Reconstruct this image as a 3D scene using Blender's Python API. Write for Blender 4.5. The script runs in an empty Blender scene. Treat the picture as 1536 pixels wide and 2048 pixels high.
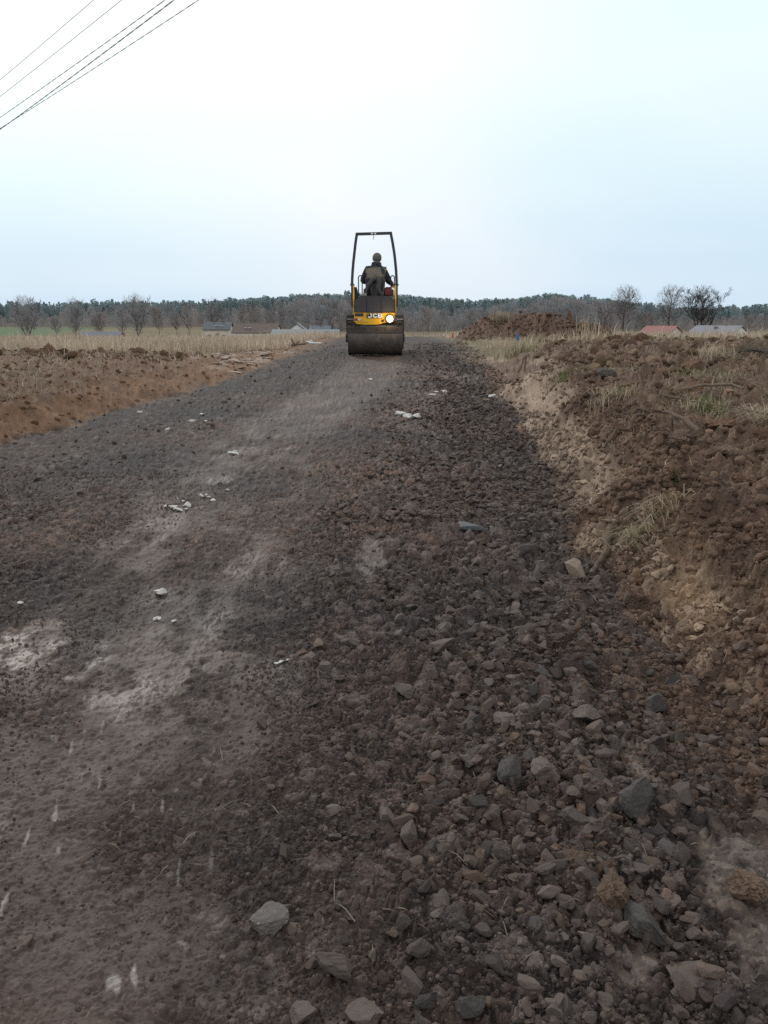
import bpy, bmesh, math, random
import numpy as np
from mathutils import Vector, Matrix, Euler

rng = np.random.default_rng(7)
PI = math.pi
scene = bpy.context.scene
COL = scene.collection

# ------------------------------------------------------------------ noise
def _hash(ix, iy, seed):
    h = (ix.astype(np.int64) * 374761393 + iy.astype(np.int64) * 668265263 + seed * 974634777) & 0xFFFFFFFF
    h = ((h ^ (h >> 13)) * 1274126177) & 0xFFFFFFFF
    h = ((h ^ (h >> 16)) * 2246822519) & 0xFFFFFFFF
    h = h ^ (h >> 15)
    return h.astype(np.float64) / 4294967296.0

def perlin(x, y, seed=0):
    xi = np.floor(x); yi = np.floor(y)
    xf = x - xi; yf = y - yi
    u = xf * xf * xf * (xf * (xf * 6 - 15) + 10)
    v = yf * yf * yf * (yf * (yf * 6 - 15) + 10)
    def g(dx, dy):
        a = _hash(xi + dx, yi + dy, seed) * (2 * PI)
        return np.cos(a) * (xf - dx) + np.sin(a) * (yf - dy)
    a = g(0, 0); b = g(1, 0); c = g(0, 1); d = g(1, 1)
    return 1.5 * ((a + (b - a) * u) * (1 - v) + (c + (d - c) * u) * v)

def fbm(x, y, octv, seed=0, gain=0.5):
    s = 0.0; a = 1.0; n = 0.0
    for i in range(octv):
        s = s + a * perlin(x * 2 ** i + 13.7 * i, y * 2 ** i - 7.1 * i, seed + i)
        n += a; a *= gain
    return s / n

def lumps(x, y, cell, seed, rmin=0.25, rmax=0.62, prob=1.0, flat=0.75):
    """angular stone-like lumps, one at most per cell: height (m) and a random id per lump"""
    x = x / cell; y = y / cell
    xi = np.floor(x); yi = np.floor(y)
    best = np.zeros_like(x); ident = np.zeros_like(x)
    for dx in (-1, 0, 1):
        for dy in (-1, 0, 1):
            cx = xi + dx; cy = yi + dy
            h1 = _hash(cx, cy, seed); h2 = _hash(cx, cy, seed + 1); h3 = _hash(cx, cy, seed + 2)
            px = x - (cx + 0.1 + 0.8 * h1); py = y - (cy + 0.1 + 0.8 * h2)
            r = rmin + (rmax - rmin) * h3 * h3
            h4 = _hash(cx, cy, seed + 3); an = h4 * 2 * PI
            qx = np.cos(an) * px + np.sin(an) * py; qy = (-np.sin(an) * px + np.cos(an) * py) * (1.1 + 0.6 * h1)
            d = 0.55 * np.sqrt(qx * qx + qy * qy) + 0.45 * np.maximum(np.abs(qx + .35 * qy), np.abs(qy - .3 * qx))
            h = np.minimum((r - d) * 1.7, r * flat + (h1 - .5) * 0.9 * qx + (h2 - .5) * 0.9 * qy)
            if prob < 1.0:
                h = np.where(_hash(cx, cy, seed + 4) < prob, h, 0)
            m = h > best
            best = np.where(m, h, best); ident = np.where(m, h4, ident)
    return best * cell, ident

def sstep(a, b, x):
    t = np.clip((x - a) / (b - a), 0, 1)
    return t * t * (3 - 2 * t)

def table(pts, lo=-80, hi=2200, sm=1.0):
    ys = np.concatenate([np.arange(lo, 120, 0.1), np.arange(120, hi, 5.0)])
    p = np.array(pts, float)
    v = np.interp(ys, p[:, 0], p[:, 1])
    k = int(sm / 0.1)
    n = len(np.arange(lo, 120, 0.1))
    if k > 1:
        ker = np.hanning(2 * k + 1); ker /= ker.sum()
        pad = np.pad(v[:n], k, mode='edge')
        v[:n] = np.convolve(pad, ker, mode='valid')
    return lambda Y: np.interp(Y, ys, v)

# ------------------------------------------------------------------ terrain
FAR = [(60, -.25), (100, -1.6), (180, -3.6), (260, -3.2), (350, -2.0), (420, -0.8), (550, 4), (1000, 9), (2200, 14)]
zroad = table([(-80, -.4), (-5, -.2), (0, 0), (5, .21), (10, .43), (17.5, .76), (22, .82), (28, .84), (35, .8), (45, .55)] + FAR, sm=1.5)
zright = table([(-80, .2), (0, .45), (3, .55), (4.4, .64), (7, .85), (10, 1.0), (14, 1.08), (18, 1.05), (25, .85), (35, .7), (45, .45)] + FAR, sm=1.5)
zleft = table([(-80, .2), (0, .3), (5, .5), (8.6, .76), (12, .93), (16, .88), (20, .74), (25, .72), (30, .66), (45, .4)] + FAR, sm=1.5)
eright = table([(-80, 2), (0, 1.9), (1.5, 1.62), (2.5, 1.36), (3.2, 1.2), (3.75, 1.1), (5, 1.2), (7.4, 1.5), (10.6, 1.6), (16.5, 1.95), (25, 2.3), (60, 2.3)], sm=.5)
eleft = table([(-80, -4.6), (0, -4.6), (4, -4.3), (7.6, -3.7), (12.5, -2.6), (18, -1.95), (25, -1.75), (60, -1.75)], sm=1.5)
xtrack = table([(-80, -.5), (0, -.5), (1.4, -.63), (3.2, -1.07), (8, -1.25), (12, -.55), (15, -.25), (17.5, -.2), (60, -.2)], sm=1.5)
wright = table([(-80, .66), (8, .68), (14, 1.6), (18, 3), (30, 5), (60, 6)], sm=2)
wleft = table([(-80, 1.0), (9, 1.0), (14, 1.6), (18, 3), (30, 5), (60, 6)], sm=2)

def edges(X, Y):
    n = 0.17 * perlin(X * .9, Y * .9, 91) + .09 * perlin(X * 3.1, Y * 3.1, 92) + .05 * perlin(X * 8, Y * 8, 93)
    tr = (X - eright(Y) + n) / wright(Y)
    tl = (eleft(Y) - X + n) / wleft(Y)
    return tr, tl

def ramp(t):
    t = np.clip(t, 0, 1.6)
    return 1 - np.exp(-2.6 * t ** 1.35)

def heap_shape(X, Y):
    return np.exp(-np.abs((X - 4.3) / 1.45) ** 3 - ((Y - 25.5) / 1.9) ** 2) + .55 * np.exp(-((X - 6.3) / 1.0) ** 2 - ((Y - 25.8) / 1.6) ** 2) \
        + .45 * np.exp(-((X - 2.9) / .55) ** 2 - ((Y - 24.8) / 1.2) ** 2)

def base_height(X, Y):
    tr, tl = edges(X, Y)
    zr = zroad(Y)
    kr = ramp(tr); kl = ramp(tl)
    z = zr + (zright(Y) - zr) * kr + (zleft(Y) - zr) * kl
    # hollow scooped out of the right bank, heap of soil behind the bank, crests of the two fields
    z = z - .10 * np.exp(-(((X - 1.55) / .28) ** 2 + ((Y - 3.35) / .5) ** 2))
    z = z + 0.74 * heap_shape(X, Y)
    # green meadow that climbs towards the wood on the far left
    z = z + 1.7 * sstep(-25, -70, X) * sstep(150, 270, Y)
    z = z + .35 * fbm(X * .02, Y * .02, 2, 5) * sstep(70, 160, Y)
    return z

# ------------------------------------------------------------------ camera numbers
CAM_H = 1.5
PITCH = math.radians(13.68)
VFOV = math.radians(66.0)

# ------------------------------------------------------------------ helpers
def link(o, parent=None):
    COL.objects.link(o)
    if parent is not None:
        o.parent = parent
    return o

def tag(o, label=None, cat=None, group=None, kind=None):
    if label: o["label"] = label
    if cat: o["category"] = cat
    if group: o["group"] = group
    if kind: o["kind"] = kind
    return o

def empty(name, loc, rz=0.0):
    o = bpy.data.objects.new(name, None)
    o.empty_display_size = 0.2
    o.location = loc; o.rotation_euler = (0, 0, rz)
    return link(o)

def np_mesh(name, V, F, mat, col=None, parent=None, smooth=False, make=True):
    V = np.asarray(V, np.float32); F = np.asarray(F, np.int32)
    me = bpy.data.meshes.new(name)
    me.vertices.add(len(V)); me.vertices.foreach_set("co", V.ravel())
    k = F.shape[1]
    me.loops.add(F.size); me.loops.foreach_set("vertex_index", F.ravel())
    me.polygons.add(len(F))
    me.polygons.foreach_set("loop_start", np.arange(0, F.size, k, dtype=np.int32))
    try:
        me.polygons.foreach_set("loop_total", np.full(len(F), k, np.int32))
    except Exception:
        pass
    me.polygons.foreach_set("use_smooth", np.full(len(F), smooth, bool))
    if col is not None:
        c = np.asarray(col, np.float32)
        if c.shape[1] == 3:
            c = np.concatenate([c, np.full((len(c), 1), .8, np.float32)], 1)
        a = me.attributes.new("Col", 'FLOAT_COLOR', 'POINT')
        a.data.foreach_set("color", np.ascontiguousarray(c).ravel())
    me.update(); me.validate()
    me.materials.append(mat)
    if not make:
        return me
    return link(bpy.data.objects.new(name, me), parent)

def bm_obj(name, bm, mat, parent=None, smooth=False, edge=40):
    me = bpy.data.meshes.new(name)
    bmesh.ops.recalc_face_normals(bm, faces=bm.faces[:])
    if smooth:
        for f in bm.faces: f.smooth = True
        for e in bm.edges:
            if len(e.link_faces) == 2 and e.calc_face_angle(0) > math.radians(edge):
                e.smooth = False
    bm.to_mesh(me); bm.free()
    me.materials.append(mat)
    return link(bpy.data.objects.new(name, me), parent)

def box(bm, c, s, bev=0.0, rot=None):
    r = bmesh.ops.create_cube(bm, size=1.0)
    vs = r["verts"]
    bmesh.ops.scale(bm, vec=s, verts=vs)
    if bev > 0:
        es = list({e for v in vs for e in v.link_edges})
        rr = bmesh.ops.bevel(bm, geom=es, offset=bev, segments=2, affect='EDGES', profile=.6)
        vs = list({v for f in rr["faces"] for v in f.verts} | {v for v in vs if v.is_valid})
    if rot: bmesh.ops.rotate(bm, cent=(0, 0, 0), matrix=Euler(rot).to_matrix(), verts=vs)
    bmesh.ops.translate(bm, vec=c, verts=vs)
    return bm

def cyl(bm, a, b, r1, r2=None, n=20):
    a = Vector(a); b = Vector(b); r2 = r1 if r2 is None else r2
    d = b - a
    m = Matrix.Translation((a + b) / 2) @ d.to_track_quat('Z', 'Y').to_matrix().to_4x4()
    bmesh.ops.create_cone(bm, cap_ends=True, segments=n, radius1=r1, radius2=r2, depth=d.length, matrix=m)
    return bm

def tube(bm, pts, r, n=8, rect=None, cap=True):
    """tube along a polyline; r a number or a list; rect=(w,h) for a box section (w across x)"""
    P = [Vector(p) for p in pts]
    rings = []
    prev = None
    for i, p in enumerate(P):
        d = (P[min(i + 1, len(P) - 1)] - P[max(i - 1, 0)]).normalized()
        if prev is None:
            ref = Vector((0, 0, 1)) if abs(d.z) < .9 else Vector((0, 1, 0))
            u = d.cross(ref).normalized()
        else:
            u = (prev - d * prev.dot(d)).normalized()
        prev = u
        w = d.cross(u).normalized()
        rr = r[i] if isinstance(r, (list, tuple)) else r
        ring = []
        for k in range(n):
            a = 2 * PI * k / n + (PI / 4 if n == 4 else 0)
            ring.append(bm.verts.new(p + (u * math.cos(a) + w * math.sin(a)) * rr))
        rings.append(ring)
    for i in range(len(rings) - 1):
        for k in range(n):
            bm.faces.new((rings[i][k], rings[i][(k + 1) % n], rings[i + 1][(k + 1) % n], rings[i + 1][k]))
    if cap:
        bm.faces.new(rings[0][::-1]); bm.faces.new(rings[-1])
    return bm

def prism(bm, outline, y0, y1, bev=0.0):
    """outline in (x, z), extruded from y0 to y1"""
    a = [bm.verts.new((x, y0, z)) for x, z in outline]
    b = [bm.verts.new((x, y1, z)) for x, z in outline]
    fs = [bm.faces.new(a[::-1]), bm.faces.new(b)]
    n = len(a)
    for i in range(n):
        fs.append(bm.faces.new((a[i], a[(i + 1) % n], b[(i + 1) % n], b[i])))
    if bev > 0:
        bmesh.ops.bevel(bm, geom=list({e for f in fs for e in f.edges}), offset=bev, segments=2, affect='EDGES')
    return bm

def lathe_x(bm, profile, n=64):
    """profile [(x, r)] turned about the x axis"""
    rings = []
    for x, r in profile:
        rings.append([bm.verts.new((x, r * math.cos(2 * PI * k / n), r * math.sin(2 * PI * k / n))) for k in range(n)])
    for i in range(len(rings) - 1):
        for k in range(n):
            bm.faces.new((rings[i][k], rings[i + 1][k], rings[i + 1][(k + 1) % n], rings[i][(k + 1) % n]))
    bm.faces.new(rings[0]); bm.faces.new(rings[-1][::-1])
    return bm

# ------------------------------------------------------------------ materials
def new_mat(name):
    m = bpy.data.materials.new(name); m.use_nodes = True
    nt = m.node_tree; b = nt.nodes["Principled BSDF"]
    return m, nt, b

def N(nt, typ, **kw):
    n = nt.nodes.new(typ)
    for k, v in kw.items():
        if k in n.inputs: n.inputs[k].default_value = v
        else: setattr(n, k, v)
    return n

def mix_col(nt, fac, a, b, blend='MIX'):
    n = nt.nodes.new("ShaderNodeMix"); n.data_type = 'RGBA'; n.blend_type = blend
    for s, v in ((n.inputs[0], fac), (n.inputs[6], a), (n.inputs[7], b)):
        if hasattr(v, "links") or hasattr(v, "is_linked"): nt.links.new(v, s)
        elif isinstance(v, (int, float)): s.default_value = v
        else: s.default_value = (*v, 1)
    return n.outputs[2]

def ramp_node(nt, src, stops):
    r = nt.nodes.new("ShaderNodeValToRGB")
    el = r.color_ramp.elements
    while len(el) < len(stops): el.new(0.5)
    for e, (p, c) in zip(el, stops):
        e.position = p; e.color = (c, c, c, 1) if isinstance(c, (int, float)) else (*c, 1)
    nt.links.new(src, r.inputs[0])
    return r.outputs[0]

def noise(nt, scale, detail=4, rough=.6, vec=None, **kw):
    n = nt.nodes.new("ShaderNodeTexNoise")
    n.inputs["Scale"].default_value = scale; n.inputs["Detail"].default_value = detail
    n.inputs["Roughness"].default_value = rough
    if vec is None:
        tc = nt.nodes.new("ShaderNodeTexCoord"); vec = tc.outputs["Object"]
    nt.links.new(vec, n.inputs["Vector"])
    return n.outputs["Fac"]

def bump(nt, b, src, strength, dist):
    n = nt.nodes.new("ShaderNodeBump")
    n.inputs["Strength"].default_value = strength; n.inputs["Distance"].default_value = dist
    nt.links.new(src, n.inputs["Height"]); nt.links.new(n.outputs[0], b.inputs["Normal"])

def attr_mat(name, vary=.25, scale=300, bstr=.35, bdist=.004, spec=.35, backlit=False, byrough=False):
    """colour and roughness from the mesh's own attribute, fine grain from noise"""
    m, nt, b = new_mat(name)
    a = nt.nodes.new("ShaderNodeAttribute"); a.attribute_name = "Col"
    f = noise(nt, scale, 6, .7)
    g = ramp_node(nt, f, [(.3, 1 - vary), (.7, 1 + vary)])
    # values above 1 in a ramp are kept
    c = mix_col(nt, 1.0, a.outputs["Color"], g, 'MULTIPLY')
    nt.links.new(c, b.inputs["Base Color"])
    nt.links.new(a.outputs["Alpha"], b.inputs["Roughness"])
    b.inputs["Specular IOR Level"].default_value = spec
    if backlit:
        tr = nt.nodes.new("ShaderNodeBsdfTranslucent"); nt.links.new(c, tr.inputs[0])
        mx = nt.nodes.new("ShaderNodeMixShader"); mx.inputs[0].default_value = .45
        nt.links.new(b.outputs[0], mx.inputs[1]); nt.links.new(tr.outputs[0], mx.inputs[2])
        nt.links.new(mx.outputs[0], nt.nodes["Material Output"].inputs[0])
    if bstr > 0:
        bump(nt, b, f, bstr, bdist)
        if byrough:
            mr = nt.nodes.new("ShaderNodeMapRange"); mr.inputs[1].default_value = .62; mr.inputs[2].default_value = .82
            mr.inputs[3].default_value = .12; mr.inputs[4].default_value = bstr
            nt.links.new(a.outputs["Alpha"], mr.inputs[0])
            nt.links.new(mr.outputs[0], b.inputs["Normal"].links[0].from_node.inputs["Strength"])
    return m

def plain(name, col, rough=.6, col2=None, scale=6, dirt=None, dirt_lo=.5, dirt_hi=.7, bstr=0, metal=0, spec=.5, oinfo=0):
    m, nt, b = new_mat(name)
    c = None
    f = noise(nt, scale, 6, .65)
    col2 = col2 or tuple(v * .75 for v in col)
    c = mix_col(nt, ramp_node(nt, f, [(.35, 0.0), (.65, 1.0)]), col, col2)
    if dirt:
        f2 = noise(nt, scale * .6, 8, .7)
        c = mix_col(nt, ramp_node(nt, f2, [(dirt_lo, 0.0), (dirt_hi, 1.0)]), c, dirt)
    if oinfo:
        oi = nt.nodes.new("ShaderNodeObjectInfo")
        c = mix_col(nt, 1.0, c, ramp_node(nt, oi.outputs["Random"], [(0, 1 - oinfo), (1, 1 + oinfo)]), 'MULTIPLY')
    nt.links.new(c, b.inputs["Base Color"])
    b.inputs["Roughness"].default_value = rough; b.inputs["Metallic"].default_value = metal
    b.inputs["Specular IOR Level"].default_value = spec
    if bstr: bump(nt, b, f, bstr, .01)
    return m

MG = attr_mat("earth", .36, 110, .9, .010, .4, byrough=True)
MGRAVEL = attr_mat("gravel", .3, 220, .5, .004)
MCLOD = attr_mat("clods", .3, 180, .6, .006, .2)
MGRASS = attr_mat("grass_blades", .12, 30, 0, 0, .15, True)
MWOOD = attr_mat("woodland", .05, 2, 0, 0, .1, True)
MTER = attr_mat("far_ground", .2, 1.5, .3, .05, .1)

# ------------------------------------------------------------------ ground: one fine sheet near the camera
def gridsize(Y):
    return 0.0023 + 0.0011 * np.maximum(Y, 0)

SMEARS = [(.80, 2.30, .07, .17, .5), (.98, 1.72, .22, .36, .25), (.58, 1.47, .07, .13, .2), (-.08, 4.30, .10, .40, 0.0), (-1.6, 3.2, .22, .26, .4), (-.95, 3.0, .34, .6, .1),
          (-.42, 1.68, .05, .06, .1)]

def lumps_on(mask, x, y, *a):
    h = np.zeros_like(x); i = np.zeros_like(x)
    if mask.any():
        h[mask], i[mask] = lumps(x[mask], y[mask], *a)
    return h, i

def surface(X, Y):
    """height and colour of the ground (road, banks, fields) at any place"""
    g = gridsize(Y)
    keep = lambda c: sstep(1.2 * g, 3.5 * g, c)
    tr, tl = edges(X, Y)
    e1 = fbm(X * 4, Y * 4, 3, 201)
    soilR = sstep(-.16, .10, tr + .10 * e1)
    near_apron = np.exp(-((Y - 2.3) / 1.0) ** 2) * sstep(-.65, -.15, X - eright(Y) + .25 * e1)
    soilL = sstep(-.08, .10, tl + .16 * e1)
    road = (1 - soilR) * (1 - soilL)
    low = fbm(X * .8, Y * .8, 4, 11)
    low2 = fbm(X * 2.3 + 5, Y * 1.6, 4, 12)
    # the path the drum has rolled, and older wheel paths left of it
    dt = X - xtrack(Y)
    track = np.exp(-(np.abs(dt) / .66) ** 4) * sstep(-.55, .15, low2 + .35)
    rut = np.exp(-((dt + 1.35) / .35) ** 2) * .7
    q = X - eright(Y)
    gravel = sstep(-1.75, -.75, q + .35 * low2) * road * (1 - .8 * sstep(9, 16, Y)) * (1 - .3 * track)
    gravel = np.clip(gravel + .5 * sstep(.15, .45, low2) * road * (1 - track), 0, 1)
    smn = 2.2 * fbm(X * 6, Y * 5, 5, 77, .6) + .3
    sm = np.zeros_like(X); smt = np.zeros_like(X)
    for cx, cy, rx, ry, tan in SMEARS:
        d = ((X - cx) / rx) ** 2 + ((Y - cy) / ry) ** 2 + smn
        k = sstep(1.25, .45, d); sm = np.maximum(sm, k); smt = np.maximum(smt, k * tan)
    streak = perlin(dt * 9, Y * .8, 31) * .6 + perlin(dt * 24, Y * 1.5, 32) * .4
    pack = np.clip(np.maximum(sm, track * sstep(-.3, .45, .5 * streak + .6 * low + .7 * e1 + .25 + .3 * sstep(5.5, 3, Y))), 0, 1) * road
    pack = np.maximum(pack * (.72 + .22 * sstep(5, 3, Y)), sm * road * .9)
    brk = fbm(X * 1.6 + 2, Y * 1.1, 4, 23, .6)
    pack = np.maximum(pack * (.35 + .65 * sstep(-.22, .18, brk)), sm * road * .9)
    strip = np.exp(-(np.abs(dt) / .60) ** 10) * sstep(6.5, 9.5, Y) * sstep(18.3, 17.6, Y) * road
    pack = np.maximum(pack, strip * (.62 + .3 * low2))
    # scraped clay on the face of the right bank
    scr = fbm(X * 1.3 + .5 * Y, Y * .9, 3, 41)
    face = sstep(-.02, .10, tr) * sstep(.80, .40, tr + .5 * e1)
    clay = face * sstep(-.06, .22, scr + .45 * e1 + .25 * np.exp(-((Y - 9.3) / 1.8) ** 2) + .15 * np.exp(-((Y - 6.0) / 1.0) ** 2) + .20 * sstep(4.4, 5.2, Y) * sstep(8.6, 7.8, Y) * sstep(.5, .35, tr) - .22 * sstep(4.8, 4.1, Y) - .12 * sstep(10.5, 13, Y) - .45 * sstep(.30, .55, tr) * sstep(8.2, 7, Y))
    dC = ((X - 1.72) / .22) ** 2 + ((Y - 9.2) / 1.3) ** 2
    clay = np.maximum(clay, sstep(1.3, .5, dC + 1.1 * e1) * soilR)
    pitc = np.exp(-(((X - 1.42) / .14) ** 2 + ((Y - 3.45) / .30) ** 2))
    clay = np.maximum(clay, sstep(.35, .7, pitc + .2 * e1))
    # ---- heights
    h = np.zeros_like(X)
    wx = X + .02 * perlin(X * 18, Y * 18, 61); wy = Y + .02 * perlin(X * 18, Y * 18, 62)
    loose = 1 - .92 * pack
    mr = road > .002
    L1, i1 = lumps_on(mr, wx, wy, .115, 301, .28, .6, .85)
    L2, i2 = lumps_on(mr, wx + .3, wy, .046, 311, .25, .6)
    L3, i3 = lumps_on(mr, wx, wy + .7, .024, 321, .25, .66, .55)
    L4, i4 = lumps_on(mr, wx, wy + .4, .0125, 331, .25, .64, .55)
    L5, i5 = lumps_on(mr & (Y > 3.5), wx, wy * .8, .075, 341, .25, .6, .8)
    kg = keep(.115) * gravel
    g1 = L1 * kg * 1.0 * loose
    g2 = L2 * keep(.046) * (.95 * gravel + .40) * road * loose
    bil = np.abs(fbm(X * 34, Y * 34, 3, 18, .6))
    g3 = L3 * keep(.024) * (1.5 * road) * (1 - .60 * pack)
    g4 = L4 * keep(.0125) * (1.8 * road) * (1 - .52 * pack)
    g5 = L5 * keep(.075) * .8 * road * (1 - .75 * pack) * sstep(3.5, 6, Y)
    h += road * pack * (.006 * fbm(X * 26, Y * 22, 4, 19, .65) + .004 * np.floor(3 * fbm(X * 7, Y * 5, 3, 20)) / 3)
    h += np.maximum(np.maximum(g1, np.maximum(g2, g5)), np.maximum(g3, g4) + .25 * (g1 + g2)) - .006 * road * (1 - pack) * sstep(.08, .0, bil) * keep(.02)
    h += road * (.018 * low2 + .02 * low - .035 * track - .02 * rut) + road * .022 * fbm(X * 9, Y * 9, 5, 13, .62) * (1 - .6 * pack)
    soil = np.clip(soilR + soilL, 0, 1)
    rough_s = soil * (1 - .80 * clay)
    ms = soil > .002
    S0, j0 = lumps_on(ms, wx * 1.0, wy + .2, .42, 401, .2, .55, .5)
    S1, j1 = lumps_on(ms, wx, wy + .2, .19, 411, .25, .6, .7)
    S2, j2 = lumps_on(ms, wx + .1, wy, .085, 421, .25, .6)
    S3, j3 = lumps_on(ms, wx, wy + .2, .038, 431, .3, .6)
    S4, j4 = lumps_on(ms, wx, wy + .9, .018, 441, .3, .6)
    top = sstep(.35, .9, tr) + sstep(.25, .8, tl) * (1 - .5 * sstep(.1, .0, tl))
    hs = S0 * .5 * np.clip(top, 0, 1) * keep(.42) * sstep(3.2, 6, Y) + S1 * (.45 + .6 * np.clip(top, 0, 1)) * keep(.19) + S2 * .95 * keep(.085) + S3 * 1.3 * keep(.038) + S4 * 1.6 * keep(.018)
    hs += .10 * fbm(X * 2.2, Y * 2.2, 5, 15, .6) * np.clip(top + .35, 0, 1) + .05 * fbm(X * 8, Y * 8, 5, 16, .65)
    h += rough_s * hs * (1 - .45 * soilL) * (1 - .25 * soilL * sstep(.9, .2, tl))
    # flaky scraped texture running down the clay
    fl = perlin((X + .45 * Y) * 8, (Y - .4 * X) * 22, 51) + .6 * perlin((X + .45 * Y) * 20, (Y - .4 * X) * 46, 52)
    h += clay * soil * (.030 * np.floor(fl * 3) / 3 * keep(.06) * (1 - sstep(1.0, .4, dC) * .8) + .012 * fbm(X * 14, Y * 14, 4, 54, .6) + .015 * fbm(X * 3, Y * 3, 3, 53))
    # ---- colour (linear reflectance) and roughness
    def mixc(c, d, k): return c + (np.asarray(d) - c) * k[:, None]
    n1 = fbm(X * 3.0, Y * 3.0, 4, 71); n2 = fbm(X * .7 + 9, Y * .7, 3, 72); n3 = fbm(X * 30, Y * 30, 2, 73)
    c = np.tile(np.array([.074, .054, .048]), (len(X), 1))
    c = mixc(c, [.108, .069, .052], sstep(-.05, .5, n2 + .3 * n1))
    c = mixc(c, [.062, .053, .053], sstep(.0, .5, -n2 + .4 * n1) * .9)
    c = mixc(c, [.050, .044, .046], sstep(-.2, -1.3, dt) * sstep(4.5, 7, Y) * (.45 + .3 * n1))
    c = mixc(c, [.040, .034, .034], gravel * .6 * sstep(-.5, .1, q + .45))
    c = mixc(c, [.092, .068, .056], pack * .85 * np.clip(.55 + .28 * streak + .5 * e1, 0, 1))
    c = mixc(c, [.094, .082, .078], pack * sstep(.1, .6, perlin(dt * 3.5, Y * .5, 33)) * .7)
    c = mixc(c, [.19, .143, .105], smt * road)
    c = mixc(c, [.120, .096, .082], sm * road * .25)
    # gaps between crumbs and clods darkened in the colour, as crevice shade
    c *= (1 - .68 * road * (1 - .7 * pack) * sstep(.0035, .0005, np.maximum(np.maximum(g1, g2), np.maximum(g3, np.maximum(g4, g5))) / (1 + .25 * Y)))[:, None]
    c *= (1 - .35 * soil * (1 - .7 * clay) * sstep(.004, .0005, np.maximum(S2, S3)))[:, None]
    # stones: each lump has its own tone
    def tone(ii, m, lo, hi):
        k = (lo + (hi - lo) * ii)
        return 1 + (k - 1) * m
    c *= tone(i1, (g1 > .003) * 1.0, .75, 1.9)[:, None]
    c *= tone(i2, ((g2 > .002) & (g2 >= g1)) * 1.0, .65, 1.65)[:, None]
    c *= tone(i3, ((g3 > .001) & (g3 > g2)) * .8, .65, 1.4)[:, None]
    grey = ((i1 > .55) & (g1 > .004)) | ((i2 > .7) & (g2 > .003) & (g2 >= g1))
    c = mixc(c, [.092, .084, .080], grey * .6)
    rust = sstep(.42, .7, fbm(X * 2.6 + 3, Y * 2.6, 3, 74)) * road * gravel
    c = mixc(c, [.14, .075, .035], rust * .6)
    # right-hand soil
    cs = np.tile(np.array([.138, .086, .059]), (len(X), 1))
    cs = mixc(cs, [.098, .060, .044], sstep(-.1, .5, n1 + .4 * n2))
    cs = mixc(cs, [.155, .096, .062], sstep(.1, .6, -n1 + .5 * n2))
    cs = mixc(cs, [.13, .098, .066], sstep(.1, .5, fbm(X * 5, Y * 5, 3, 75)) * .5)
    cs *= tone(j1, (S1 > .012) * .8, .6, 1.35)[:, None]
    cs *= tone(j2, (S2 > .008) * .8, .65, 1.35)[:, None]
    cs *= tone(j3, (S3 > .004) * .7, .7, 1.3)[:, None]
    cs = mixc(cs, [.34, .25, .185], clay * np.clip(.66 + .5 * fl * .5 + .4 * n1, 0, 1))
    cs = mixc(cs, [.26, .16, .075], sstep(.3, .8, pitc + .25 * n1) * .6)
    gp = sstep(.05, .4, fbm(X * .9, Y * .9 + 3, 3, 76) + .1) * sstep(.5, 1.0, tr) * sstep(5.5, 8, Y) * sstep(15, 11, Y)
    cs = mixc(cs, [.135, .12, .06], gp * .5 * sstep(-.2, .3, n3))
    cs = mixc(cs, [.16, .13, .075], sstep(14, 18, Y) * .8)
    # left-hand soil: lighter, ochre on the face
    cl = np.tile(np.array([.130, .075, .048]), (len(X), 1))
    cl = mixc(cl, [.178, .099, .054], sstep(.75, .2, tl) * sstep(-.4, .4, n1 + .3))
    cl = mixc(cl, [.115, .073, .05], sstep(.0, .5, n1) * .8)
    cl *= tone(j1, (S1 > .012) * .6, .86, 1.15)[:, None]
    cl *= tone(j2, (S2 > .008) * .7, .85, 1.15)[:, None]
    flk = sstep(.15, .45, perlin(X * 2.2, Y * .9, 81) + .5 * perlin(X * 5, Y * 3.3, 82)) * np.exp(-(((Y - 16.5) / 2.6) ** 2)) * np.exp(-((tl - .35) / .35) ** 2)
    cl = mixc(cl, [.34, .27, .22], flk)
    cl = mixc(cl, [.17, .13, .075], sstep(16, 19, Y) * sstep(.6, 1.2, tl))
    c = mixc(c, cs, np.clip(np.maximum(soilR, near_apron * .75), 0, 1))
    c = mixc(c, cl, soilL)
    # dragged white lime marks and pale chips on the packed path
    wm = sstep(.64, .78, perlin(dt * 34, Y * 7, 85) + .28 * perlin(dt * 3, Y * 2, 86)) * sstep(3.6, 1.6, Y) * sstep(-.1, .35, -dt + .35)
    wf = sstep(.66, .76, perlin(X * 30, Y * 22, 87)) * sstep(.0, .4, fbm(X * .9, Y * .9, 2, 88)) * road
    c = mixc(c, [.40, .39, .38], np.clip(wm * .6 * road + wf * .3, 0, 1))
    gr = fbm(X * 16, Y * 16, 4, 78, .75)
    c = c * (1 + np.array([.065, -.03, -.065]) * road[:, None]) * (1 - road * (.05 - .30 * n2 + .10 * sstep(3.2, 1.4, Y)))[:, None]  # nearest road also darkened in the colour, like lens vignetting
    c *= np.clip(1 + .16 * n3 + .55 * gr * (1 - .6 * pack), .35, 1.9)[:, None]
    rgh = .84 - .17 * pack - .04 * sm + .05 * n1
    rgh = rgh - .14 * pack * sstep(.05, .3, fbm(X * 2.2, Y * 1.5, 3, 24))
    rgh = np.where(soil > .5, .92 - .12 * clay, rgh)
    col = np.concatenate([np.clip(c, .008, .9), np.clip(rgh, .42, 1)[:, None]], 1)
    zone = np.zeros(len(X), np.int32)
    zone[tr > -.02] = 1; zone[tl > -.0] = 2
    heap = heap_shape(X, Y)
    k = sstep(.06, .3, heap)
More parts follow.
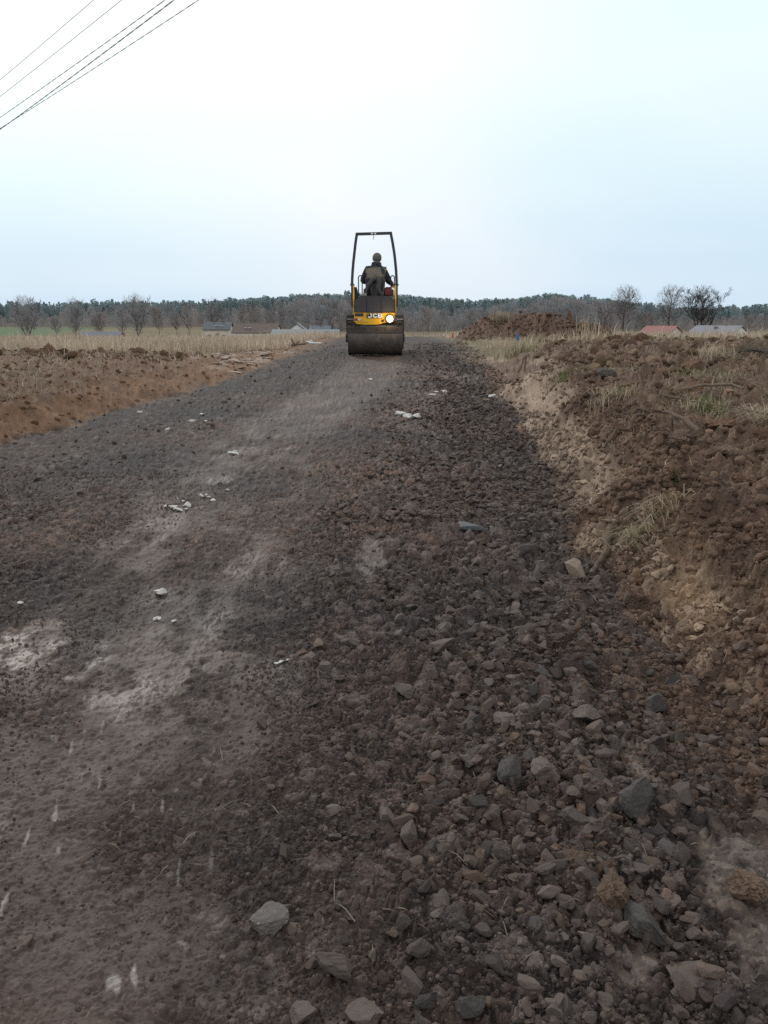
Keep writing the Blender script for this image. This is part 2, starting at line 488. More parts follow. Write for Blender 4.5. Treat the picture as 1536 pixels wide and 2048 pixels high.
    hc = np.array([.115, .068, .046]) * (1 + .5 * n1[:, None]) * tone(j1, (S1 > .012) * .8, .6, 1.35)[:, None]
    col[:, :3] = col[:, :3] * (1 - k[:, None]) + hc * k[:, None]
    h += k * (.17 * fbm(X * 2.2, Y * 1.5, 5, 99, .65) + S0 * 1.1 + S1 * .8)
    zone[heap > .10] = 3
    return base_height(X, Y) + h, col, zone

def ground_z(x, y):
    return float(surface(np.array([float(x)]), np.array([float(y)]))[0][0])

def soft_z(X, Y):
    return base_height(np.asarray(X, float), np.asarray(Y, float))

def near_ground():
    # rows closely spaced near the camera, wider further off
    ys = [0.55]
    while ys[-1] < 62:
        y = ys[-1]
        zc = CAM_H - float(zroad(y))
        ys.append(y + min(max(.0022, (y * y + zc * zc) / (788 * zc) * .72), .16))
    ys = np.array(ys)
    nc = NCOLS
    s = np.linspace(-1, 1, nc); s = .70 * s + .30 * s ** 3
    hw = .60 * ys + 1.7
    X = hw[:, None] * s[None, :]; Y = np.repeat(ys[:, None], nc, 1)
    shp = X.shape; X = X.ravel(); Y = Y.ravel()
    Z = np.empty_like(X); C = np.empty((len(X), 4)); zo = np.empty(len(X), np.int32)
    ch = 200000
    for i in range(0, len(X), ch):
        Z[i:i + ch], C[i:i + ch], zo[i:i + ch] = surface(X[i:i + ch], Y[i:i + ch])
    V = np.stack([X, Y, Z], 1)
    idx = np.arange(len(X)).reshape(shp)
    F = np.stack([idx[:-1, :-1], idx[:-1, 1:], idx[1:, 1:], idx[1:, :-1]], -1).reshape(-1, 4)
    fz = zo[F[:, 0]]
    out = {}
    for z, name in enumerate(("road", "right_bank", "left_bank", "soil_heap")):
        f = F[fz == z]
        u, inv = np.unique(f, return_inverse=True)
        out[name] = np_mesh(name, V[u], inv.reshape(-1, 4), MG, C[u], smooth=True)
    for n in ("road", "right_bank", "left_bank"): tag(out[n], kind="structure")
    tag(out["soil_heap"], "long heap of dug brown soil behind the right-hand field, in front of the wood", "soil heap")
    print("ground verts", len(V))

# ------------------------------------------------------------------ far terrain
def far_ground():
    xs = np.concatenate([-np.geomspace(2200, 42, 70), np.linspace(-40, 40, 81), np.geomspace(42, 2200, 70)])
    ys = np.concatenate([np.linspace(-60, 0, 20), np.linspace(1, 70, 90), np.geomspace(71, 2100, 130)])
    X, Y = np.meshgrid(xs, ys); shp = X.shape; X = X.ravel(); Y = Y.ravel()
    hw = .60 * np.maximum(Y, .55) + 1.7
    inside = (np.abs(X) < hw * .985) & (Y > .8) & (Y < 61)
    Z = base_height(X, Y) - np.where(inside, 1.2, .06)
    n = fbm(X * .03, Y * .03, 3, 21)
    c = np.tile(np.array([.15, .12, .075]), (len(X), 1)) * (1 + .35 * n)[:, None]
    k = sstep(-82, -104, X + 8 * n) * sstep(150, 190, Y) * sstep(330, 270, Y)
    c = c + (np.array([.085, .125, .065]) - c) * k[:, None]
    k2 = sstep(285, 320, Y + 10 * n)
    c = c + (np.array([.085, .07, .06]) - c) * k2[:, None]
    col = np.concatenate([c, np.full((len(X), 1), .95)], 1)
    idx = np.arange(len(X)).reshape(shp)
    F = np.stack([idx[:-1, :-1], idx[:-1, 1:], idx[1:, 1:], idx[1:, :-1]], -1).reshape(-1, 4)
    tag(np_mesh("terrain", np.stack([X, Y, Z], 1), F, MTER, col, smooth=True), kind="structure")

# ------------------------------------------------------------------ stones
def ico(sub):
    bm = bmesh.new(); bmesh.ops.create_icosphere(bm, subdivisions=sub, radius=1.0)
    V = np.array([v.co[:] for v in bm.verts]); F = np.array([[v.index for v in f.verts] for f in bm.faces])
    bm.free(); return V, F

def stone_shape(sub, seed, cuts=9, rough=.05, flat=.72):
    r = np.random.default_rng(seed)
    V, F = ico(sub)
    V = V.copy()
    for _ in range(cuts):
        n = r.normal(size=3); n /= np.linalg.norm(n)
        d = r.uniform(.45, .80)
        k = V @ n
        V -= np.maximum(k - d, 0)[:, None] * n
    a = V[:, 0] * 2.3 + seed; b = V[:, 1] * 2.3 + V[:, 2] * 1.7
    nn = fbm(a, b, 3, seed % 97)
    n2 = fbm(V[:, 2] * 5 + seed, V[:, 0] * 5 - V[:, 1] * 4, 3, seed % 89 + 5)
    n3 = fbm(V[:, 0] * 13 + V[:, 2] * 4, V[:, 1] * 13 - V[:, 2] * 9, 2, seed % 83 + 9)
    V *= (1 + rough * 2 * nn + rough * n2 + (rough * .9 if sub > 3 else 0) * n3)[:, None]
    V *= np.array([1, r.uniform(.62, .9), r.uniform(flat - .18, flat)])
    return V, F

def rot_mats(n, r, tilt=.5):
    a = r.uniform(0, 2 * PI, n); b = r.normal(0, tilt, n); c = r.normal(0, tilt, n)
    ca, sa, cb, sb, cc, sc = np.cos(a), np.sin(a), np.cos(b), np.sin(b), np.cos(c), np.sin(c)
    Rz = np.zeros((n, 3, 3)); Rz[:, 0, 0] = ca; Rz[:, 0, 1] = -sa; Rz[:, 1, 0] = sa; Rz[:, 1, 1] = ca; Rz[:, 2, 2] = 1
    Rx = np.zeros((n, 3, 3)); Rx[:, 0, 0] = 1; Rx[:, 1, 1] = cb; Rx[:, 1, 2] = -sb; Rx[:, 2, 1] = sb; Rx[:, 2, 2] = cb
    Ry = np.zeros((n, 3, 3)); Ry[:, 0, 0] = cc; Ry[:, 0, 2] = sc; Ry[:, 1, 1] = 1; Ry[:, 2, 0] = -sc; Ry[:, 2, 2] = cc
    return Rz @ Rx @ Ry

def scatter(name, shapes, P, S, C, mat, seed=0, tilt=.5, smooth=False, rough=.85):
    """one merged sheet of many small pieces: P places, S sizes, C colours"""
    r = np.random.default_rng(seed)
    R = rot_mats(len(P), r, tilt)
    which = r.integers(0, len(shapes), len(P))
    VV, FF, CC = [], [], []; off = 0
    for k, (V, F) in enumerate(shapes):
        m = np.where(which == k)[0]
        if not len(m): continue
        W = np.einsum('nij,vj->nvi', R[m], V) * S[m][:, None, None] + P[m][:, None, :]
        VV.append(W.reshape(-1, 3))
        FF.append((F[None] + (np.arange(len(m)) * len(V))[:, None, None]).reshape(-1, F.shape[1]) + off)
        CC.append(np.repeat(C[m], len(V), 0)); off += len(m) * len(V)
    c = np.concatenate(CC); c = np.concatenate([c, np.full((len(c), 1), rough)], 1)
    return np_mesh(name, np.concatenate(VV), np.concatenate(FF), mat, c, smooth=smooth)

STONE_GREY = plain("grey_stone", (.078, .062, .056), .75, (.058, .047, .044), 14, (.10, .072, .058), .42, .62, .6, oinfo=.3)
STONE_DARK = plain("dark_stone", (.040, .034, .032), .7, (.026, .023, .022), 16, (.085, .067, .055), .5, .7, .6, oinfo=.3)
STONE_MUD = plain("mud_coated_stone", (.078, .058, .048), .85, (.056, .043, .036), 12, (.06, .05, .045), .5, .75, .5, oinfo=.3)
STONE_PALE = plain("pale_marked_stone", (.115, .098, .088), .75, (.078, .066, .06), 10, (.42, .40, .38), .60, .68, .4, oinfo=.2)
STONE_OCHRE = plain("ochre_clod", (.125, .076, .048), .95, (.085, .054, .038), 14, (.055, .042, .034), .5, .75, .35, oinfo=.25)
STONE_SLAB = plain("blue_grey_slab", (.115, .122, .130), .6, (.09, .096, .104), 9, (.10, .085, .07), .6, .8, .3)
LIME = plain("white_lime", (.62, .605, .58), .9, (.42, .40, .375), 20, (.3, .27, .24), .62, .8, .3)
TAN = plain("tan_stone", (.25, .19, .145), .9, (.17, .125, .095), 14, None, bstr=.3)

STONES = [stone_shape(4, 100 + i, cuts=13, rough=.065, flat=.75) for i in range(12)]
LUMPS = [stone_shape(5, 600 + i, cuts=9, rough=.15, flat=.8) for i in range(6)]
SOILM = plain("soil_lump", (.15, .092, .062), .95, (.10, .063, .045), 8, (.18, .115, .078), .5, .75, .35, oinfo=.25, spec=.1)
SMALL = [stone_shape(3, 200 + i, cuts=10) for i in range(8)]
SMALL2 = [stone_shape(2, 250 + i, cuts=9) for i in range(8)]
TINY = [stone_shape(1, 300 + i, cuts=6, rough=.09, flat=.8) for i in range(8)]
CLODS = [stone_shape(2, 400 + i, cuts=4, rough=.13, flat=.85) for i in range(8)]

def stones():
    r = np.random.default_rng(21)
    me_cache = {}
    def mesh(i, mat, st=0):
        k = (i, mat.name, st)
        if k not in me_cache:
            V, F = (LUMPS if st else STONES)[i]
            me_cache[k] = np_mesh("stone", V, F, mat, make=False)
        return me_cache[k]
    placed = []
    def put(x, y, size, mat, label, group=None, name="stone", cat="stone", shape=None, sx=(1, 1, 1), rz=None, sink=.3, tilt=.25, mesh_set=0):
        i = int(r.integers(0, 6 if mesh_set else len(STONES))) if shape is None else shape
        o = bpy.data.objects.new(name, mesh(i, mat, mesh_set)); link(o)
        sc = size * .5
        o.scale = (sc * sx[0], sc * sx[1], sc * sx[2])
        z = float(soft_z([x], [y])[0]) + ground_offset(x, y)
        o.location = (x, y, z + sc * .6 * sx[2] * (1 - 2 * sink) + .004)
        o.rotation_euler = (r.normal(0, tilt), r.normal(0, tilt), r.uniform(0, 6.28) if rz is None else rz)
        tag(o, label, cat, group)
        placed.append((x, y, size * .5))
    def ground_offset(x, y):
        xs = x + np.array([0, .03, -.03, 0, 0]); ys = y + np.array([0, 0, 0, .03, -.03])
        return float(np.median(surface(xs, ys)[0])) - float(soft_z([x], [y])[0])
    G, D, M, PL = STONE_GREY, STONE_DARK, STONE_MUD, STONE_PALE
    put(.53, 4.83, .25, STONE_SLAB, "flat blue-grey stone slab, the longest stone lying in the middle of the road", shape=3, sx=(1, .75, .35), rz=-.5, sink=.05, tilt=.1)
    put(.75, 2.04, .155, D, "large black faceted stone in the lower right, beside the pale smear of mud", shape=1, sx=(1, 1, .9), sink=.15)
    put(.99, 2.63, .13, D, "black wedge-shaped stone at the foot of the right bank below the scooped hollow", shape=5, sx=(.7, 1.2, .9), sink=.2)
    put(.71, 2.55, .17, G, "broad flat grey stone left of the black wedge at the bank foot", shape=2, sx=(1, 1, .5), sink=.2)
    put(.40, 2.21, .14, D, "dark square-edged stone touching a paler grey stone in the loose gravel", shape=7, sx=(1, .9, .8), sink=.2)
    put(.50, 2.22, .12, G, "paler grey stone against the right side of the dark square-edged stone", shape=4, sink=.2)
    put(.54, 1.99, .12, G, "rounded grey stone above the row of orange soil clods", shape=6, sink=.2)
    put(-.29, 1.65, .125, PL, "grey stone with white scuffs standing out of the fine road dirt, lower left of centre", shape=8, sx=(1, 1.1, .8), sink=.25)
    put(-.10, 1.50, .12, M, "smooth brown stone alone in fine dirt at the bottom middle of the photo", shape=9, sx=(1.1, .8, .9), rz=-.6, sink=.2)
    put(.69, 1.47, .14, M, "large pale mud-caked stone in the bottom right corner, left of the flat mud", shape=10, sx=(1.1, 1, .6), sink=.38)
    put(.63, 1.61, .16, D, "broad black stone with a flat top above the pale mud-caked stone", shape=11, sx=(1.1, .7, .7), sink=.2)
    put(.89, 2.08, .12, M, "pale blocky stone at the flat mud's edge, right of the large black stone", shape=0, sink=.2)
    put(.07, 1.94, .10, G, "small pointed grey stone in the bottom centre among broken dirt", shape=3, sink=.2)
    put(-.05, 1.39, .12, G, "half-buried dark stone cut off by the bottom edge of the photo", shape=6, sink=.3)
    put(.09, 2.77, .12, G, "flat grey stone bedded flush in the middle of the gravel", shape=2, sx=(1, 1, .5), sink=.25)
    put(.63, 3.25, .12, G, "pale grey oval stone lying on top of the gravel near the bank foot", shape=9, sx=(1.2, .7, .7), rz=.4, sink=.1)
    put(.24, 3.11, .13, M, "wide flat-topped brown-grey stone in mid gravel, left of the oval stone", shape=10, sx=(1.2, .8, .6), rz=0, sink=.2)
    put(.51, 1.83, .10, STONE_OCHRE, "round orange-brown lump of soil, upper one of the two orange lumps in the gravel", name="soil_clod", cat="soil clod", shape=4, sink=.25, mesh_set=1)
    put(.57, 1.70, .12, STONE_OCHRE, "shaggy orange-brown lump of soil with straw, lower one of the two orange lumps", name="soil_clod", cat="soil clod", shape=2, sink=.2, mesh_set=1)
    put(.92, 1.72, .13, STONE_OCHRE, "orange-brown lump stuck on the flat mud at the right edge", name="soil_clod", cat="soil clod", shape=1, sink=.25, mesh_set=1)
    put(2.30, 8.46, .42, M, "grey-brown boulder half sunk in the soil on top of the right bank", name="boulder", cat="boulder", shape=9, sx=(1, .75, .8), rz=.15, sink=.16)
    put(1.03, 4.05, .17, TAN, "pale tan rock at the foot of the right bank beside the root", name="rock", cat="rock", shape=5, sx=(1.1, .8, .8), sink=.2)
    put(-.28, 3.16, .062, TAN, "small bright tan stone in the middle of the dark road", shape=2, sink=.1)
    put(1.46, 10.65, .2, LIME, "pale broken rock at the right road edge below the smooth clay", name="rock", cat="rock", shape=7, sx=(1, .7, .6), sink=.2)
    put(1.36, 10.45, .13, TAN, "smaller pale rock in front of the pale broken rock at the right road edge", name="rock", cat="rock", shape=3, sx=(1.2, .7, .5), sink=.2)
    for x, y, s, mt in ((2.02, 6.25, .26, 1), (1.93, 5.05, .30, 1), (2.05, 4.75, .2, 1), (1.7, 6.35, .2, 0), (1.85, 6.0, .24, 0), (2.35, 5.6, .28, 0), (2.3, 7.6, .26, 0), (2.75, 7.1, .3, 0), (2.5, 5.1, .22, 0),
                        (2.9, 8.3, .3, 0), (1.72, 4.55, .2, 0), (2.0, 4.35, .18, 0), (2.2, 4.2, .2, 1), (3.4, 8.9, .34, 0), (3.1, 7.6, .26, 0), (2.2, 10.9, .24, 0)):
        put(x, y, s, STONE_OCHRE if mt else SOILM, "broken ochre lump of clayey soil on the crest of the right bank" if mt else "broken dark brown lump of soil on top of the right bank",
            "ochre soil lumps on the right bank" if mt else "dark soil lumps on the right bank", "soil_clod", "soil clod", sx=(1, .8, .75), sink=.3, mesh_set=1)
    for x, y, s in ((-5.6, 13.5, .34), (-5.35, 13.3, .26), (-4.2, 13.9, .26), (-6.4, 13.2, .3), (-3.6, 14.2, .24), (-4.75, 12.2, .26), (4.6, 14.6, .38), (4.25, 14.9, .3), (5.9, 14.3, .3), (3.3, 15.2, .3), (7.0, 14.0, .32)):
        put(x, y, s, SOILM, "ploughed-up lump of soil standing on the crest of the dug field", "soil lumps on the field crests", "soil_clod", "soil clod", sx=(1, .8, .95), sink=.2, mesh_set=1)
    def chips(cx, cy, n, spread, s0, s1, label, group, flat=.5):
        for k in range(n):
            put(cx + r.normal(0, spread), cy + r.normal(0, spread * 1.3), r.uniform(s0, s1) * 1.3, LIME, label, group, "lime_chip", "lime chip", sx=(1, r.uniform(.5, .9), flat), sink=.2, tilt=.15)
    chips(-1.43, 5.46, 9, .06, .03, .075, "chip of white lime in the crushed heap on the left half of the road", "white lime chips crushed in a heap")
    chips(-1.34, 5.76, 8, .09, .02, .05, "small white chip scattered just beyond the crushed lime heap", "white chips beyond the lime heap")
    chips(-1.49, 7.35, 4, .06, .05, .10, "flat white lime chip of the far pair left of the rolled path", "flat white chips left of the rolled path")
    chips(-1.16, 3.89, 2, .025, .06, .09, "white lime flake pressed in a bird-like smear on the dark road", "white flakes pressed into the road")
    chips(-1.06, 3.50, 3, .03, .03, .05, "white chip beside the grey packed patch, nearer than the bird-like flake", "white chips at the grey packed patch")
    chips(.24, 9.11, 5, .09, .06, .15, "pale flake of the bright patch on the road right of the rolled path", "pale flakes right of the rolled path")
    chips(.86, 11.13, 4, .09, .06, .14, "pale flake in the gravel halfway between the roller and the clay bank", "pale flakes in the far gravel")
    chips(-.23, 13.26, 2, .07, .07, .13, "white flake on the rolled strip just behind the roller", "white flakes behind the roller")
    chips(-1.78, 3.61, 1, .01, .035, .04, "single white chip at the left edge above the smooth mud", None)
    chips(-.41, 3.02, 3, .03, .02, .04, "tiny white chip near the small bright tan stone", "tiny white chips in mid road")
    chips(-2.1, 8.6, 5, .5, .05, .09, "white chip on the dark crumbly ground left of the packed path", "white chips on the dark left side")
    # loose stones one can pick out, biggest and nearest
    kinds = [(G, "angular grey stone lying loose in the gravel of the road", "grey stones in the loose gravel"),
             (D, "angular black stone lying loose in the gravel of the road", "black stones in the loose gravel"),
             (M, "brown mud-coated stone lying loose in the gravel of the road", "mud-coated stones in the loose gravel")]
    cnt = [0, 0, 0]; tries = 0
    while sum(cnt) < 330 and tries < 40000:
        tries += 1
        y = 1.36 * (7.6 / 1.36) ** (r.random() ** 1.15)
        x = r.uniform(-1.3, eright(y) - .02 if y > 2.8 else 1.05)
        q = x - float(eright(y))
        w = float(sstep(-1.75, -.5, q)) ** 1.6
        if y < 2.2: w = max(w, .22 * float(sstep(-.45, .1, x)))
        if r.random() > w: continue
        if any(((x - a) / b) ** 2 + ((y - c) / d) ** 2 < .8 for a, c, b, d, t in SMEARS): continue
        size = r.choice([.045, .06, .075, .095], p=[.34, .33, .22, .11]) * r.uniform(.85, 1.2)
        if y > 4: size *= 1.12
        if any((x - a) ** 2 + (y - b) ** 2 < (s + size * .45) ** 2 for a, b, s in placed): continue
        k = int(r.choice(3, p=[.44, .26, .30]))
        cnt[k] += 1
        put(x, y, size, kinds[k][0], kinds[k][1], kinds[k][2], sx=(1.1, r.uniform(.7, 1), r.uniform(.6, .95)), sink=r.uniform(.28, .52))
    print("stones", cnt, len(placed))
    return placed

def gravel():
    r = np.random.default_rng(5)
    def cloud(n, ylo, yhi, p, xlo, weight):
        out = []
        tot = 0
        while tot < n:
            m = n * 3
            y = ylo * (yhi / ylo) ** (r.random(m) ** p)
            x = r.uniform(0, 1, m)
            lo = np.maximum(xlo(y), -.58 * y - .6); hi = np.minimum(eright(y) + .15, .58 * y + .6)
            x = lo + (hi - lo) * x
            k = r.random(m) < weight(x, y)
            out.append(np.stack([x[k], y[k]], 1)); tot += k.sum()
        return np.concatenate(out)[:n]
    def wg(x, y):
        q = x - eright(y)
        w = sstep(-1.8, -.5, q + .4 * fbm(x * 2.3 + 5, y * 1.6, 3, 12)) * (1 - .6 * sstep(8, 15, y))
        w = np.maximum(w, .02) * (.22 + .78 * sstep(-.22, .12, fbm(x * 1.5 + 8, y * .8, 4, 44, .6)))
        dt = x - xtrack(y)
        w *= 1 - .93 * np.exp(-(np.abs(dt) / .62) ** 4)
        for a, c, b, d, t in SMEARS:
            w *= 1 - .92 * (((x - a) / b) ** 2 + ((y - c) / d) ** 2 < .85)
        return w
    tones = np.array([.93, .85, .82]) * np.array([[.080, .070, .063], [.100, .088, .080], [.042, .039, .040], [.095, .072, .055], [.068, .053, .044], [.13, .115, .103], [.11, .068, .042]])
    pr = np.array([.26, .14, .2, .18, .15, .04, .03]); pr /= pr.sum()
    def lay(name, n, ylo, yhi, s0, s1, shapes, p=1.0, sd=0, xlo=lambda y: eleft(y), loc=.45):
        P = cloud(n, ylo, yhi, p, xlo, lambda x, y: wg(x, y))
        S = s0 * (s1 / s0) ** (r.random(n) ** 1.45) * .5
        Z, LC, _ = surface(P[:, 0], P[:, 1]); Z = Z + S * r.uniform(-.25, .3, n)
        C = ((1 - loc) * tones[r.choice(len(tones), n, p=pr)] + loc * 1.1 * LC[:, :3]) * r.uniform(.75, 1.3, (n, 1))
        return scatter(name, shapes, np.column_stack([P, Z]), S, C, MGRAVEL, sd)
    tag(lay("gravel", 6500, 1.3, 9.0, .02, .078, SMALL, 1.0, 1), "crushed dark stone spread loose over the right half of the road", "gravel", kind="stuff")
    tag(lay("road_grit", 34000, 1.25, 5.0, .005, .018, TINY, .9, 2, loc=.7), "fine grit and crumbs of dark soil scattered over the near road", "grit", kind="stuff")
    def wf(x, y):
        w = .12 + .88 * sstep(-.15, .35, fbm(x * 1.7 + 5, y * 1.3, 4, 12))
        for a, c, b, d, t in SMEARS:
            w *= 1 - .9 * (((x - a) / b) ** 2 + ((y - c) / d) ** 2 < .8)
        return w * (1 - .82 * np.exp(-(np.abs(x - xtrack(y)) / .62) ** 4))
    wg0 = wg; wg = wf
    P_ = lay("soil_crumbs", 52000, 1.25, 6.5, .005, .024, TINY, .9, 8, loc=.82)
    tag(P_, "small crumbs of damp dark soil covering the whole road surface", "soil crumbs", kind="stuff")
    wg = wg0
    tag(lay("coarse_gravel", 13000, 5.0, 24, .022, .075, SMALL2, 1.2, 3), "dark broken stone spread over the far stretch of the road", "gravel", kind="stuff")

def clods():
    r = np.random.default_rng(15)
    P = []; S = []; C = []
    def add(n, fx, fy, s0, s1, tones, ok):
        x = fx(n); y = fy(n)
        x = x if not callable(x) else x(y)
        k = ok(x, y)
        x = x[k]; y = y[k]
        s = s0 * (s1 / s0) ** (r.random(len(x)) ** 2) * .5
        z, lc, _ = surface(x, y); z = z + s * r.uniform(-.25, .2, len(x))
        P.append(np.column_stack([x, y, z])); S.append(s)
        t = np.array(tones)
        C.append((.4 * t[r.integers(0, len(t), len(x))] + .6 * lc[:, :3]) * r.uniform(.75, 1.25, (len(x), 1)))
    brown = [[.128, .08, .056], [.10, .063, .046], [.15, .095, .062], [.07, .048, .04], [.165, .118, .085]]
    geo = lambda a, b, p=1.0: (lambda n: a * (b / a) ** (r.random(n) ** p))
    def okr(x, y): return (edges(x, y)[0] > -.05)
    n = 9000
    yy = geo(1.5, 14)(n); add(n, lambda n: eright(yy) + np.abs(r.normal(0, .9, n)) * np.maximum(yy * .3, .7), lambda n: yy, .012, .09, brown, lambda x, y: (edges(x, y)[0] > .0) & (r.random(len(x)) < .15 + .85 * sstep(.25, .9, edges(x, y)[0])))
    yy2 = geo(1.45, 3.4)(4500); add(4500, lambda n: eright(yy2) - .25 + r.normal(0, .22, n), lambda n: yy2, .008, .05, brown, lambda x, y: (x > .62) & (r.random(len(x)) < 1 - .85 * ((((x - .98) / .22) ** 2 + ((y - 1.72) / .36) ** 2) < 1)))
    yy3 = geo(9, 22)(3000); add(3000, lambda n: eright(yy3) + .8 + r.random(n) * yy3 * .5, lambda n: yy3, .05, .26, brown, lambda x, y: edges(x, y)[0] > .5)
    yl = geo(7, 20)(3800); add(3800, lambda n: eleft(yl) - r.random(n) ** .8 * yl * .35, lambda n: yl, .02, .09, [[.16, .10, .062], [.13, .085, .055], [.19, .115, .065], [.11, .07, .05]], lambda x, y: edges(x, y)[1] > .02)
    yf = geo(1.9, 11)(26000); add(26000, lambda n: eright(yf) + (-.12 + 1.15 * r.random(n)) * wright(yf), lambda n: yf, .010, .075, brown,
        lambda x, y: (edges(x, y)[0] > .0) & (r.random(len(x)) < .25 + .75 * sstep(-.1, .3, fbm(x * 2.6, y * 1.8, 4, 19) + .5 * edges(x, y)[0] - .15)) & ~((np.abs(x - 1.72) < .3) & (np.abs(y - 9.2) < 1.4) & (r.random(len(x)) < .9)) & ~((edges(x, y)[0] < .42) & (y > 5.0) & (y < 8.2) & (r.random(len(x)) < .88)) & ~(((((x - 1.42) / .17) ** 2 + ((y - 3.45) / .34) ** 2) < 1.2) & (r.random(len(x)) < .85)))
    yh = r.uniform(23.2, 26.2, 1300); add(1300, lambda n: r.uniform(2.3, 7.4, n), lambda n: yh, .05, .2, brown, lambda x, y: heap_shape(x, y) > .12)
    # crest clods of the left field
    yc = r.uniform(12.5, 15.5, 500); add(500, lambda n: -r.uniform(2.8, 9, n), lambda n: yc, .06, .24, [[.115, .073, .052], [.14, .09, .06], [.095, .06, .045]], lambda x, y: edges(x, y)[1] > .6)
    n = 4200
    y = 3.1 * (10.8 / 3.1) ** r.random(n); x = eright(y) + (.0 + .5 * r.random(n)) * wright(y)
    k = (edges(x, y)[0] > .01) & (r.random(n) < sstep(-.05, .3, fbm(x * 1.3 + .5 * y, y * .9, 3, 41) + .2)) & ~((np.abs(x - 1.72) < .25) & (np.abs(y - 9.2) < 1.2))
    x = x[k]; y = y[k]; s = .02 * (.10 / .02) ** (r.random(len(x)) ** 1.6) * .5
    z, lc, _ = surface(x, y)
    cc = np.array([.33, .245, .18]) * r.uniform(.55, 1.15, (len(x), 1)) * .7 + lc[:, :3] * .3
    tag(scatter("clay_chips", [(V * np.array([1, .7, .35]), F) for V, F in CLODS], np.column_stack([x, y, z]), s, cc, MCLOD, 14, .75, rough=.9), "pale flaky chips of clay broken off the cut face of the right bank", "clay chips", kind="stuff")
    tag(scatter("soil_clods", CLODS, np.concatenate(P), np.concatenate(S), np.concatenate(C), MCLOD, 4, .6, rough=.95), "broken lumps of brown soil strewn over both banks and the dug fields", "soil clods", kind="stuff")

# ------------------------------------------------------------------ grass
def blades(P, H, W, C, r, lean=.35, dirn=None, segs=2):
    """curved tapering blades: arrays of vertices, triangles and colours"""
    n = len(P)
    a = r.uniform(0, 2 * PI, n) if dirn is None else dirn
    L = np.abs(r.normal(lean, lean * .6, n)) * H
    dx = np.cos(a); dy = np.sin(a)
    b = r.uniform(0, 2 * PI, n); wx = np.cos(b) * W * .5; wy = np.sin(b) * W * .5
    mid = P + np.stack([dx * L * .3, dy * L * .3, H * .62], 1)
    tip = P + np.stack([dx * L, dy * L, H * np.clip(1 - .35 * (L / H) ** 2, .25, 1)], 1)
    w = np.stack([wx, wy, np.zeros(n)], 1)
    V = np.stack([P - w, P + w, mid - w * .8, mid + w * .8, tip], 1).reshape(-1, 3)
    o = (np.arange(n) * 5)[:, None]
    F = np.concatenate([o + [[0, 1, 3]], o + [[0, 3, 2]], o + [[2, 3, 4]]], 0)
    return V, F, np.repeat(C, 5, 0)

DRY = np.array([[.50, .41, .31], [.44, .36, .27], [.58, .49, .39], [.36, .29, .21], [.33, .29, .19]])
GRN = np.array([[.11, .15, .05], [.16, .18, .07], [.09, .12, .045], [.22, .20, .10]])

def strip(name, n, fx, fy, h0, h1, w, tones, label, seed, lean=.3, ok=None):
    r = np.random.default_rng(seed)
    y = fy(r, n); x = fx(r, y)
    if ok is not None:
        k = ok(x, y, r); x = x[k]; y = y[k]
    z = soft_z(x, y) - .03
    H = (h0 + (h1 - h0) * r.random(len(x)) ** 2.2) * np.where(r.random(len(x)) < .04, 1.7, 1) * (1 + .5 * fbm(x * .6, y * .6, 3, seed))
    C = tones[r.integers(0, len(tones), len(x))] * r.uniform(.75, 1.2, (len(x), 1)) * (1 + .6 * fbm(x * .22, y * .3, 4, seed + 3, .65))[:, None] * np.array([.98, .97, 1.02])
    V, F, C = blades(np.column_stack([x, y, z]), H, w * (1 + y * .03), C, r, lean)
    return tag(np_mesh(name, V, F, MGRASS, C), label, "grass", kind="stuff")

